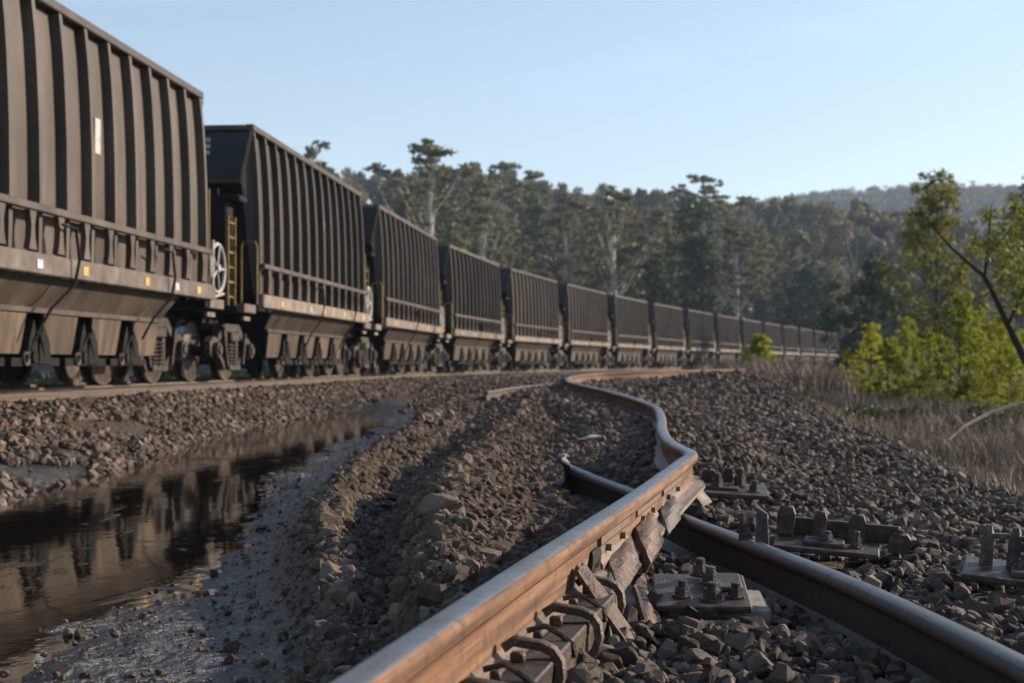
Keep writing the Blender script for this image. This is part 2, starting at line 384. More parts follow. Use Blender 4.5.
# ------------------------------------------------------------------ ground
ys = [-30.]
while ys[-1] < 0: ys.append(ys[-1] + max(.5, -ys[-1] * .12))
ys[-1] = .2
while ys[-1] < 1500: ys.append(ys[-1] + (max(.03, ys[-1] * .0085) if ys[-1] < 60 else ys[-1] * .03))
ys = np.array(ys)
xr = [2.9]
while xr[-1] < 1200: xr.append(xr[-1] + max(.035, (xr[-1] - 2.9) * .05))
xl = [-5.2]
while xl[-1] > -900: xl.append(xl[-1] - max(.04, (-5.2 - xl[-1]) * .06))
xs = np.array(xl[::-1] + list(np.arange(-5.165, 2.9, .032)) + xr)
GX, GY = np.meshgrid(xs, ys)
KY = [-30, 2, 4.5, 6.7, 10, 14, 18, 24, 30, 40, 60]
k_toe = np.interp(ys, [0, 4.6, 8.6, 12, 16.7, 21, 25, 30, 40, 70], [-2.9, -2.95, -3.16, -3.40, -3.72, -3.7, -3.3, -2.7, -1.7, 3])
k_wr = np.interp(ys, [0, 4.65, 6.5, 8.5, 11, 15, 21, 25, 27, 40, 70], [-1.75, -1.70, -1.52, -1.70, -2.02, -2.05, -1.98, -2.3, -2.4, -1.6, 3.1])
k_o = np.interp(ys, [0, 3.15, 4, 5, 6.7, 8.6, 13, 18, 25, 40, 70], [-.36, -.36, -.46, -.62, -.88, -1.02, -1.0, -.95, -.9, -.6, 3.3])
k_f = np.interp(ys, [0, 3.15, 3.7, 5, 7, 10.4, 18, 40, 70], [-.30, -.30, -.34, -.47, -.70, -.68, -.45, -.2, 3.5])
k_c = np.interp(ys, [0, 3.15, 3.7, 5, 7, 10, 15, 40, 70], [-.22, -.22, -.24, -.30, -.34, -.22, .05, .3, 3.8])
z_wat = np.interp(ys, [0, 22, 27, 34, 60], [-.74, -.74, -.60, -.28, -.20])
z_wr = np.interp(ys, [0, 22, 27, 34, 60], [-.655, -.645, -.55, -.27, -.20])
z_ob = np.interp(ys, [0, 4, 6, 14, 24, 34, 60], [-.58, -.50, -.36, -.32, -.31, -.22, -.2])
z_f = np.interp(ys, [0, 6, 11, 16, 24, 34, 60], [-.60, -.60, -.60, -.47, -.34, -.21, -.2])
z_cr = np.interp(ys, [0, 3.5, 6, 14, 24, 34, 60], [-.42, -.35, -.27, -.27, -.25, -.19, -.18])
z_r = np.interp(ys, [0, 8, 12, 16, 22, 30, 60], [-.475, -.475, -.44, -.38, -.27, -.16, -.18])
GZ = np.zeros_like(GX)
for j, y in enumerate(ys):
    nrx = near_rail_x(max(y, 2.0)); toe = max(k_toe[j], nrx + .9) + float(fbm(np.array(y * .55), np.array(3.1), 3, 40)) * .75
    kx = [-60, nrx - 4.5, nrx - 2.0, nrx + .35, toe - .25, toe + .15, k_wr[j] - .45, k_wr[j] + .1, k_o[j] - .24, k_o[j], k_f[j], k_c[j], k_c[j] + .40, 2.75 + .12 * min(max(y - 8, 0), 40), 3.25 + .12 * min(max(y - 8, 0), 40), 5.2 + .12 * min(max(y - 8, 0), 40), 70]
    kz = [-.9, -.8, -.2, -.2, -.60, z_wat[j] - .02, z_wat[j] - .01, z_wr[j] - .002, -.60 if y < 24 else z_wr[j], z_ob[j], z_f[j], z_cr[j], z_r[j] + .0, z_r[j], z_r[j] - .20, min(z_r[j] - .2, -.62), -.8]
    kx = np.maximum.accumulate(np.array(kx) + np.arange(len(kx)) * 1e-3)
    GZ[j] = np.interp(xs, kx, kz)
# soften the profile, then roughen it
for _ in range(5):
    GZ[:, 1:-1] = .25 * GZ[:, :-2] + .5 * GZ[:, 1:-1] + .25 * GZ[:, 2:]
nearm = 1 - ss(30, 60, GY)
KO = k_o[:, None]
berm = ss(KO - .3, KO, GX) * (1 - ss(.2, .9, GX))
GZ += nearm * (fbm(GX * 1.1, GY * .9, 4, 3) * .10 * (1 - .65 * (GX < -1.2)) + fbm(GX * 7, GY * 6, 3, 9) * .045)
GZ += nearm * berm * (np.abs(fbm(GX * 13, GY * 11, 3, 21)) * .13 + fbm(GX * 4, GY * 3, 2, 31) * .13)
mud = (1 - ss(KO - .35, KO - .1, GX)) * ss(-4.0, -3.0, GX) * nearm
GZ += mud * (fbm(GX * 2.6, GY * 2.0, 5, 55) * .065 + fbm(GX * 14, GY * 11, 3, 58) * .026)
GZ += .30 * np.exp(-(((GX - 3.7) / 1.3) ** 2 + ((GY - 25) / 2.5) ** 2)) + .16 * np.exp(-(((GX - 1.2) / .5) ** 2 + ((GY - 17) / 2.) ** 2))
GZ += (1 - nearm) * fbm(GX * .03, GY * .03, 3, 77) * 1.0 * ss(60, 140, GY)
GZ -= ss(200, 500, GY) * 3
# keep the ground below the steel
def under(path, drop, half):
    a = np.array([tuple(p) for p in path])
    for i in range(0, len(a), 3):
        px_, py_, pz_ = a[i]
        j0, j1 = np.searchsorted(ys, [py_ - half * 1.6, py_ + half * 1.6]); i0, i1 = np.searchsorted(xs, [px_ - half * 1.6, px_ + half * 1.6])
        sub = GZ[j0:j1, i0:i1]; r = np.hypot(GX[j0:j1, i0:i1] - px_, GY[j0:j1, i0:i1] - py_)
        w = 1 - ss(half * .7, half * 1.6, r)
        GZ[j0:j1, i0:i1] = sub * (1 - w) + np.minimum(sub, pz_ - drop) * w
    return
under(A_path, .175, .16); under(B_path, .165, .16)
# carry the far part of the bent rail on a low bank of ballast
for i in range(0, len(_a), 4):
    if _a[i, 1] < 9 or True:
        px_, py_, pz_ = _a[i]
        if py_ < 9: continue
        j0, j1 = np.searchsorted(ys, [py_ - .9, py_ + .9]); i0, i1 = np.searchsorted(xs, [px_ - .9, px_ + .9])
        r = np.hypot(GX[j0:j1, i0:i1] - px_, GY[j0:j1, i0:i1] - py_); w = 1 - ss(.12, .9, r)
        GZ[j0:j1, i0:i1] = np.maximum(GZ[j0:j1, i0:i1], GZ[j0:j1, i0:i1] * (1 - w) + (pz_ - .172) * w)
ny, nx = GX.shape
idx = np.arange(ny * nx).reshape(ny, nx)
Fg = np.stack([idx[:-1, :-1], idx[:-1, 1:], idx[1:, 1:], idx[1:, :-1]], -1).reshape(-1, 4)
me = np_mesh('ground', np.stack([GX, GY, GZ], -1).reshape(-1, 3), Fg, M['ground'], smooth=True)
tag(link_mesh('ground', me), kind='structure')
def gz(x, y):
    x = np.asarray(x, float); y = np.asarray(y, float)
    i = np.clip(np.searchsorted(xs, x) - 1, 0, nx - 2); j = np.clip(np.searchsorted(ys, y) - 1, 0, ny - 2)
    fx = np.clip((x - xs[i]) / (xs[i + 1] - xs[i]), 0, 1); fy = np.clip((y - ys[j]) / (ys[j + 1] - ys[j]), 0, 1)
    return (GZ[j, i] * (1 - fx) + GZ[j, i + 1] * fx) * (1 - fy) + (GZ[j + 1, i] * (1 - fx) + GZ[j + 1, i + 1] * fx) * fy
# puddle
wx, wy = np.meshgrid(np.linspace(-4.3, -1.15, 60), np.linspace(1.5, 29, 160))
wi = np.arange(wx.size).reshape(wx.shape)
me = np_mesh('water', np.stack([wx, wy, np.full_like(wx, -.649)], -1).reshape(-1, 3), np.stack([wi[:-1, :-1], wi[:-1, 1:], wi[1:, 1:], wi[1:, :-1]], -1).reshape(-1, 4), M['water'], smooth=True)
tag(link_mesh('water', me), kind='structure')

# ------------------------------------------------------------------ hills
def hill1_z(x, y):
    top = np.interp(x, [-400, -220, -110, -60, -20, 15, 50, 75, 100, 135, 170, 240, 330], [26, 34, 34, 38, 39, 33, 31, 32, 28, 20, 13, 8, 3])
    prof = ss(195, 370, y) * (1 - .55 * ss(390, 560, y))
    return top * prof + fbm(x * .012, y * .012, 3, 5) * 10 * prof - 1
def hill2_z(x, y):
    top = np.interp(x, [-500, -100, 100, 250, 330, 420, 520, 700, 900], [50, 75, 104, 122, 130, 130, 128, 126, 124])
    prof = ss(480, 1180, y) * (1 - .4 * ss(1200, 1600, y))
    return top * prof + fbm(x * .005, y * .005, 3, 15) * 42 * prof - 4
def hill(fn, x0, x1, y0, y1, n, m):
    X, Y = np.meshgrid(np.linspace(x0, x1, n), np.linspace(y0, y1, m)); I = np.arange(n * m).reshape(m, n)
    me = np_mesh('hill', np.stack([X, Y, fn(X, Y)], -1).reshape(-1, 3), np.stack([I[:-1, :-1], I[:-1, 1:], I[1:, 1:], I[1:, :-1]], -1).reshape(-1, 4), M['hill'], smooth=True)
    tag(link_mesh('hill', me), kind='structure')
hill(hill1_z, -420, 330, 185, 600, 110, 80); hill(hill2_z, -500, 1000, 450, 1650, 90, 80)

# ------------------------------------------------------------------ stones
def hulls(n, npts, flat=.75, seed=1, bev=0):
    r = np.random.default_rng(seed); out = []
    for _ in range(n):
        bm = bmesh.new(); P = r.normal(size=(npts, 3)); P /= np.linalg.norm(P, axis=1)[:, None] ** .6 * np.abs(P).max(1)[:, None] ** .4
        P *= r.uniform(.82, 1.05, (npts, 1)) * np.array([1, r.uniform(.65, .95), flat * r.uniform(.6, 1)])
        for q in P: bm.verts.new(q)
        g = bmesh.ops.convex_hull(bm, input=bm.verts); bmesh.ops.delete(bm, geom=[v for v in bm.verts if not v.link_faces], context='VERTS')
        if bev:
            bmesh.ops.dissolve_limit(bm, angle_limit=R(14), verts=bm.verts, edges=bm.edges)
            bmesh.ops.bevel(bm, geom=list(bm.edges), offset=bev, segments=2, affect='EDGES', clamp_overlap=True)
            for v in bm.verts: v.co += Vector(r.normal(0, .018, 3))
        bmesh.ops.triangulate(bm, faces=bm.faces); bm.verts.index_update()
        out.append((np.array([v.co[:] for v in bm.verts]), np.array([[v.index for v in f.verts] for f in bm.faces]))); bm.free()
    return out
TPL = hulls(16, 20, .85, 3); TPLH = hulls(18, 17, .8, 8, .045)
def rotmats(n, r, tilt):
    a = r.uniform(0, 2 * np.pi, n); ax = r.normal(size=(n, 3)) * tilt; c, s = np.cos(a), np.sin(a)
    Rz = np.zeros((n, 3, 3)); Rz[:, 0, 0] = c; Rz[:, 0, 1] = -s; Rz[:, 1, 0] = s; Rz[:, 1, 1] = c; Rz[:, 2, 2] = 1
    ang = np.linalg.norm(ax, axis=1) + 1e-9; k = ax / ang[:, None]; K = np.zeros((n, 3, 3))
    K[:, 0, 1] = -k[:, 2]; K[:, 0, 2] = k[:, 1]; K[:, 1, 0] = k[:, 2]; K[:, 1, 2] = -k[:, 0]; K[:, 2, 0] = -k[:, 1]; K[:, 2, 1] = k[:, 0]
    Rt = np.eye(3)[None] + np.sin(ang)[:, None, None] * K + (1 - np.cos(ang))[:, None, None] * (K @ K)
    return Rt @ Rz
def scatter_mesh(name, tpls, P, S, tilt, mat, r, tint=None):
    """S (n,) sizes (radius) or (n,3)"""
    n = len(P); which = r.integers(0, len(tpls), n); RM = rotmats(n, r, tilt); S = np.asarray(S)
    if S.ndim == 1: S = np.repeat(S[:, None], 3, 1)
    Vs, Fs, T, off = [], [], [], 0
    for k, (tv, tf) in enumerate(tpls):
        m = np.where(which == k)[0]
        if not len(m): continue
        loc = tv[None] * S[m][:, None, :]
        w = np.einsum('nij,nvj->nvi', RM[m], loc) + P[m][:, None, :]
        Vs.append(w.reshape(-1, 3)); nv = len(tv)
        Fs.append((tf[None] + (np.arange(len(m)) * nv)[:, None, None] + off).reshape(-1, tf.shape[1])); off += nv * len(m)
        if tint is not None: T.append(np.repeat(tint[m], nv))
    me = np_mesh(name, np.concatenate(Vs), np.concatenate(Fs), mat, attr=np.concatenate(T) if tint is not None else None)
    return link_mesh(name, me)
def rail_clear(x, y, z, d=.05):
    """keep stones off the two steel rails"""
    ok = np.ones(len(x), bool)
    for path in (_a[::4], np.array([tuple(p) for p in B_path])[::4]):
        for c in range(0, len(path), 1):
            q = path[c]; near = (np.abs(x - q[0]) < d + .03) & (np.abs(y - q[1]) < .12)
            ok &= ~(near & (np.hypot(x - q[0], (y - q[1]) * .5) < d + .02))
    return ok
def gb(y): return 2.9 + .12 * np.clip(np.asarray(y) - 8, 0, 40)
CLEAR = [(*pw(700, 592, .69)[:2], .15, .17), (*pw(728, 490, .66)[:2], .22, .2), (*pw(826, 545, .645)[:2], .2, .17), (*pw(1003, 570, .645)[:2], .14, .16), (.55, 3.86, .24, .13)]
def sample(n, x0, x1, y0, y1, r, power=1.0):
    """more stones nearer: density ~ 1/y**power"""
    u = r.uniform(size=n)
    if power == 1: y = y0 * (y1 / y0) ** u
    else: y = (y0 ** (1 - power) + u * (y1 ** (1 - power) - y0 ** (1 - power))) ** (1 / (1 - power))
    return r.uniform(x0, x1, n), y
def in_view(x, y, m=.3): return np.abs(x) < .385 * y + m
r = np.random.default_rng(11)
# right ballast, layered
x, y = sample(88000, -.2, 4.2, 1.3, 18, r, .85)
ax = np.interp(y, _a[:60, 1], _a[:60, 0]) if False else np.interp(y, _a[_a[:, 1] < 7.0][:, 1], _a[_a[:, 1] < 7.0][:, 0])
keep = (x > np.where(y < 7.2, ax + .05, .30 + (y - 7.2) * .05 + .25)) & in_view(x, y) & (x < gb(y) + .05 + r.normal(0, .12, len(x)))
for (cx_, cy_, rx_, ry_) in CLEAR: keep &= ~((np.abs(x - cx_) < rx_) & (np.abs(y - cy_) < ry_))
x, y = x[keep], y[keep]
s = np.exp(r.normal(math.log(.0155), .52, len(x))).clip(.006, .042); s *= 1 + .35 * ss(8, 16, y)
z = gz(x, y) + s * .35 + r.uniform(-.01, .018, len(x))
k = rail_clear(x, y, z); x, y, z, s = x[k], y[k], z[k], s[k]
nk = y < 4.2
tag(scatter_mesh('ballast_gravel', TPLH, np.stack([x, y, z], 1)[nk], s[nk] * 1.12, .6, M['ballast'], r), 'chunky brown stones in the foreground between the two rails', 'ballast', None, 'stuff')
x, y, z, s = x[~nk], y[~nk], z[~nk], s[~nk]
tag(scatter_mesh('ballast_gravel', TPL, np.stack([x, y, z], 1), s, .6, M['ballast'], r), 'loose brown crushed stone ballast around the broken track', 'ballast', None, 'stuff')
# berm and centre clods
x, y = sample(62000, -1.2, 1.6, 1.6, 26, r, .85)
ax = np.interp(y, _a[_a[:, 1] < 7.0][:, 1], _a[_a[:, 1] < 7.0][:, 0])
keep = (x < np.where(y < 7.0, ax - .05, 1.3)) & in_view(x, y) & (x > np.interp(y, ys, k_o) - .13 + r.normal(0, .05, len(x)))
x, y = x[keep], y[keep]
s = np.exp(r.normal(math.log(.0115), .6, len(x))).clip(.005, .055); s *= 1 + .5 * ss(8, 20, y)
z = gz(x, y) + s * .05
k = rail_clear(x, y, z); x, y, z, s = x[k], y[k], z[k], s[k]
tag(scatter_mesh('dirt_clods', TPL, np.stack([x, y, z], 1), s, .8, M['clod'], r), 'churned clods and small stones heaped along the left of the bent rail', 'dirt clods', None, 'stuff')
# stones on the mud
x, y = sample(6500, -3.2, -.5, 3.2, 24, r, 1.2); keep = in_view(x, y) & (gz(x, y) > -.66); x, y = x[keep], y[keep]
s = np.exp(r.normal(math.log(.0062), .62, len(x))).clip(.0025, .032)
tag(scatter_mesh('mud_pebbles', TPL, np.stack([x, y, gz(x, y) + s * .3], 1), s, .5, M['clod'], r), 'scattered pebbles and crumbs on the wet mud beside the puddle', 'pebbles', None, 'stuff')
# ballast of the loaded line
u = r.uniform(size=70000); y = 8 * (70 / 8) ** u; nrx = near_rail_x(y); toe = np.maximum(np.interp(y, ys, k_toe), nrx + .9)
x = nrx - .7 + r.uniform(0, 1, len(y)) * (toe + .05 - nrx + .7)
keep = in_view(x, y, .5) & (np.abs(x - nrx) > .075) & ((fbm(x * 2.2, y * 1.4, 3, 44) > -.10) | (x < nrx + .8)); x, y = x[keep], y[keep]
s = np.exp(r.normal(math.log(.024), .5, len(x))).clip(.008, .075)
z = gz(x, y) + s * .45
tag(scatter_mesh('line_ballast', TPL[:10], np.stack([x, y, z], 1), s, .6, M['ballast_far'], r), 'coarse stone ballast sloping from the coal train down to the puddle', 'ballast', None, 'stuff')
# ballast beyond the bends
x, y = sample(34000, -2, 8.5, 14, 46, r, 1.0); keep = in_view(x, y) & (x > near_rail_x(y) + .7) & (x < gb(y) + r.normal(0, .2, len(x))) & (gz(x, y) > -.6); x, y = x[keep], y[keep]
s = np.exp(r.normal(math.log(.032), .35, len(x))).clip(.015, .08); z = gz(x, y) + s * .35; k = rail_clear(x, y, z, .07); x, y, z, s = x[k], y[k], z[k], s[k]
tag(scatter_mesh('distant_ballast', TPL[:8], np.stack([x, y, z], 1), s, .6, M['ballast_far'], r), 'grey brown stones spread where the bent rail curves away to the right', 'ballast', None, 'stuff')

def rock(name, px, py, size, label, mat='ballast', seed=0, zoff=0.25, h0=.75, cat='rock', rz=0):
    rr = np.random.default_rng(seed + 100)
    P = pw(px, py, h0)
    for _ in range(6): P = pw(px, py, max(.2, CZ - float(gz(P.x, P.y)) - size[2] * .3))
    bm = bmesh.new(); Q = rr.normal(size=(26, 3)); Q /= np.linalg.norm(Q, axis=1)[:, None]
    for q in Q: bm.verts.new(q * rr.uniform(.85, 1.08) * np.array(size) / 2)
    bmesh.ops.convex_hull(bm, input=bm.verts); bmesh.ops.delete(bm, geom=[v for v in bm.verts if not v.link_faces], context='VERTS')
    bmesh.ops.bevel(bm, geom=list(bm.edges), offset=min(size) * .04, segments=1, affect='EDGES')
    me = bpy.data.meshes.new(name); bm.to_mesh(me); bm.free(); me.materials.append(M[mat])
    o = link_mesh(name, me); o.location = (P.x, P.y, float(gz(P.x, P.y)) + size[2] * zoff); o.rotation_euler = (rr.uniform(-.2, .2), rr.uniform(-.2, .2), rz)
    tag(o, label, cat); return o
rock('rock', 440, 505, (.20, .15, .11), 'largest pale lump of rock on the churned dirt bank left of the bent rail', 'clod', 1)
rock('rock', 632, 655, (.13, .10, .055), 'flat brown stone in the ballast right below the diagonal rusty bar', 'ballast', 2)
rock('rock', 600, 650, (.11, .08, .05), 'grey brown slab stone beside the outer edge of the clip row', 'ballast', 3)
rock('rock', 798, 608, (.08, .07, .05), 'rounded grey stone just left of the dark crossing rail', 'ballast', 4)
rock('rock', 850, 665, (.075, .07, .06), 'pale upright stone near the bottom edge left of the dark rail', 'ballast', 5)
rock('rock', 388, 497, (.24, .16, .05), 'thin curved slab sticking out of the dirt furrow beside the mud', 'clod', 6, .35)
rock('rock', 262, 658, (.055, .05, .04), 'largest dark pebble on the wet mud near the bottom edge', 'clod', 7)
rock('rock', 252, 592, (.045, .04, .03), 'rounded pebble on the mud above the largest dark pebble', 'clod', 8)
rock('rock', 163, 451, (.30, .2, .09), 'dark flat stone at the far edge of the puddle below the train ballast', 'clod', 9)
rock('white_scrap', 590, 440, (.20, .15, .06), 'crumpled whitish scrap lying in the shaded dirt left of the s-shaped bend', 'white', 10, .5, .7, 'scrap')
rock('rock', 735, 565, (.11, .09, .07), 'brown stone behind the five-bolt plate, against the dark rail', 'ballast', 12)
rock('rock', 905, 520, (.09, .08, .06), 'angular stone between the three-block plate and the dark rail', 'ballast', 13)

# ------------------------------------------------------------------ rails
def rail_obj(name, path, mats, roll=None, hscale=1.0, step=1, rnd=0.0):
    rk = rnd
    prof = [(-.018, 0.0), (.018, 0.0), (.029, -.003 - rk), (.0355, -.011 - rk * 2), (.0365, -.032), (.030, -.043), (.0105, -.052), (.009, -.09), (.011, -.135), (.026, -.147), (.070, -.157), (.072, -.170),
            (-.072, -.170), (-.070, -.157), (-.026, -.147), (-.011, -.135), (-.009, -.09), (-.0105, -.052), (-.030, -.043), (-.0365, -.032), (-.0355, -.011 - rk * 2), (-.029, -.003 - rk)]
    mi_p = [1, 1, 0, 0, 0, 0, 0, 0, 2, 2, 2, 2, 2, 2, 2, 0, 0, 0, 0, 0, 1, 1]
    pts = path[::step]; n = len(prof); V = []; arc = 0; U = []
    per = [0]
    for i in range(n): a, b = prof[i], prof[(i + 1) % n]; per.append(per[-1] + math.dist(a, b))
    for i, p in enumerate(pts):
        p = Vector(p); t_ = Vector(pts[min(i + 1, len(pts) - 1)]) - Vector(pts[max(i - 1, 0)]); th = Vector((t_.x, t_.y, 0)).normalized()
        lat = Vector((th.y, -th.x, 0)); up = Vector((0, 0, 1)); rl = roll(i / len(pts)) if roll else 0
        l2 = lat * math.cos(rl) + up * math.sin(rl); u2 = up * math.cos(rl) - lat * math.sin(rl)
        if i: arc += (p - Vector(pts[i - 1])).length
        U.append(arc)
        for (a, b) in prof: V.append(p + l2 * a + u2 * b * hscale)
    Fq, mi, uv = [], [], []
    for i in range(len(pts) - 1):
        for k in range(n):
            a = i * n + k; b = i * n + (k + 1) % n; Fq.append((a, b, b + n, a + n)); mi.append(mi_p[k])
            uv += [(U[i], per[k]), (U[i], per[k + 1]), (U[i + 1], per[k + 1]), (U[i + 1], per[k])]
    me = bpy.data.meshes.new(name); me.from_pydata([tuple(v) for v in V], [], Fq + [tuple(range(n)), tuple((len(pts) - 1) * n + k for k in range(n))[::-1]])
    for m_ in mats: me.materials.append(m_)
    me.polygons.foreach_set('material_index', mi + [0, 0])
    l = me.uv_layers.new(name='UVMap'); l.data.foreach_set('uv', np.array(uv + [(0, 0)] * (2 * n), np.float32).ravel())
    bm = bmesh.new(); bm.from_mesh(me); bmesh.ops.recalc_face_normals(bm, faces=bm.faces); bm.to_mesh(me); bm.free()
    me.polygons.foreach_set('use_smooth', [True] * len(me.polygons)); me.set_sharp_from_angle(angle=R(38)); me.update()
    return link_mesh(name, me)
railA = rail_obj('bent_rail', A_path, [M['rail_side'], M['rail_top'], M['rail_foot']])
tag(railA, 'long rusty rail in the foreground buckled into an s-shape towards the train', 'rail')
tag(rail_obj('broken_rail', B_path, [M['rail_dark'], M['rail_darktop'], M['rail_dark']], rnd=.004, roll=lambda t_: R(-10) * (1 - min(1, t_ * 3)) + R(6) * t_),
    'dark rail crossing under the rusty one, running to the lower right corner', 'rail')
for off, lab in ((GA, 'brown running rail nearer the puddle under the coal wagons'), (-GA, 'far running rail behind the wagon wheels')):
    tag(rail_obj('running_rail', [Vector((*track_pt(s_, off), 0)) for s_ in np.arange(-20, 150, .5)], [M['rail_line'], M['rail_top'], M['rail_line']]), lab, 'rail')
tag(rail_obj('rail_piece', catmull([pw(486, 391.5, .44), pw(515, 387, .41), pw(560, 382.5, .36)], .3), [M['rail_line'], M['rail_top'], M['rail_line']]),
    'short straight rail piece lying behind the dirt bank left of the first bend', 'rail')

# sleepers under the loaded line
def make_sleeper():
    root = empty('concrete_sleeper')
    tag(root, 'grey concrete sleeper buried in the ballast under the coal train', 'sleeper', 'concrete sleepers under the coal train')
    m = MB(); m.box((0, 0, -.265), (1.95, .24, .19), bev=.02); m.build('beam', M['concrete'], root)
    for sx in (-1, 1):
        m = MB()
        for dx in (-.10, .10):
            m.tube([(sx * GA + dx, -.07, -.165), (sx * GA + dx * .8, -.04, -.12), (sx * GA + dx * 1.2, .03, -.115), (sx * GA + dx, .07, -.16)], .014, 6)
            m.box((sx * GA + dx, 0, -.15), (.07, .1, .04))
        m.build('rail_clip', M['mech'], root)
    return root
sl = make_sleeper()
for i in range(110):
    o = sl if i == 0 else copy_tree(sl)
    s_ = -10 + i * .66; x_, y_ = track_pt(s_, 0); th_ = side_pt(s_)[2]; o.location = (x_, y_, -.035); o.rotation_euler = (0, 0, -th_)

# ------------------------------------------------------------------ coal wagons
def hwz(z):  # half width of the body side at height z
    return float(np.interp(z, [1.3, 1.9, 2.5, 3.0, 3.45, 3.85], [1.395, 1.405, 1.395, 1.375, 1.345, 1.30]))
ZT, ZB = 3.84, 1.32
zl = [ZB, 1.6, 1.9, 2.2, 2.5, 2.8, 3.1, 3.4, 3.65, ZT]
def bolt_ring(m, c, r, ax): m.cyl(c, r, .02, ax, 6)
def make_bogie(parent, yc, first=None):
    b = empty('bogie', (0, yc, 0)); b.parent = parent
    WB, WR, X = .88, .44, .86
    for sx in (-1, 1):
        m = MB()
        outer = [(-1.12, .60), (-1.12, .40), (-1.0, .30), (-.78, .34), (-.62, .30), (-.36, .17), (.36, .17), (.62, .30), (.78, .34), (1.0, .30), (1.12, .40), (1.12, .60), (.92, .68), (.60, .72), (.40, .86), (-.40, .86), (-.60, .72), (-.92, .68)]
        # arch frame with open middle: built of segments
        def seg(pl): m.prism(pl, sx * X, sx * (X + .10))
        seg([(-1.10, .42), (-1.0, .34), (-.80, .36), (-.66, .46), (-.66, .62), (-.92, .66), (-1.10, .58)])
        seg([(1.10, .42), (1.0, .34), (.80, .36), (.66, .46), (.66, .62), (.92, .66), (1.10, .58)])
        seg([(-.72, .54), (-.70, .66), (-.42, .86), (.42, .86), (.70, .66), (.72, .54), (.38, .75), (-.38, .75)][:4] + [(.70, .66), (.66, .56), (.38, .74), (-.38, .74), (-.66, .56)])
        seg([(-.70, .48), (-.62, .38), (-.36, .16), (.36, .16), (.62, .38), (.70, .48), (.32, .26), (-.32, .26)])
        seg([(-.34, .24), (-.34, .76), (-.24, .76), (-.24, .24)]); seg([(.34, .24), (.34, .76), (.24, .76), (.24, .24)])
        m.box((sx * (X + .06), 0, .66), (.22, .42, .14), bev=.02)
        for dy in (-.88, .88):
            m.cyl((sx * (X + .10), dy, .46), .115, .16, 'X', 12); m.cyl((sx * (X + .19), dy, .46), .07, .03, 'X', 8)
        m.bar((sx * (X + .12), -.52, .80), (sx * (X + .12), -.30, .22), .05, .05); m.bar((sx * (X + .12), .66, .72), (sx * (X + .12), .52, .25), .045, .06)
        m.box((sx * (X + .11), 0, .20), (.10, .56, .06))
        m.build('side_frame', M['bogie'], b)
        m = MB()
        for dy in (-.12, .12):
            for kz in range(6): m.torus((sx * (X + .06), dy, .27 + kz * .052), .085, .020, 'Z', 14, 6)
        m.build('spring', M['bogie'], b, smooth=True)
    for dy in (-WB, WB):
        for sx in (-1, 1):
            m = MB(); c = 24
            prof = [(.05, .0), (.05, .09), (.18, .10), (.36, .08), (.40, .06), (WR, .065), (WR, -.05), (WR + .028, -.055), (WR + .028, -.078), (.40, -.075), (.36, -.02), (.16, .0)]
            base = len(m.v)
            for k in range(c):
                a = 2 * math.pi * k / c
                for (rr_, xx) in prof: m.v.append((sx * (GA + xx), dy + rr_ * math.cos(a), WR + rr_ * math.sin(a)))
            np_ = len(prof)
            for k in range(c):
                for q in range(np_):
                    a = base + k * np_ + q; b2 = base + k * np_ + (q + 1) % np_; c2 = base + ((k + 1) % c) * np_ + (q + 1) % np_; d2 = base + ((k + 1) % c) * np_ + q
                    m.f.append((a, b2, c2, d2)); m.mi.append(1 if q == 5 else 0)
            m.build('wheel', [M['wheel'], M['tread']], b, smooth=True)
        m = MB(); m.cyl((0, dy, WR), .075, 2 * (X + .1), 'X', 10); m.box((0, dy * .62, .42), (1.3, .1, .14)); m.build('axle', M['mech'], b)
    m = MB(); m.box((0, 0, .60), (1.9, .38, .28), bev=.04); m.build('bolster', M['mech'], b)
    return b
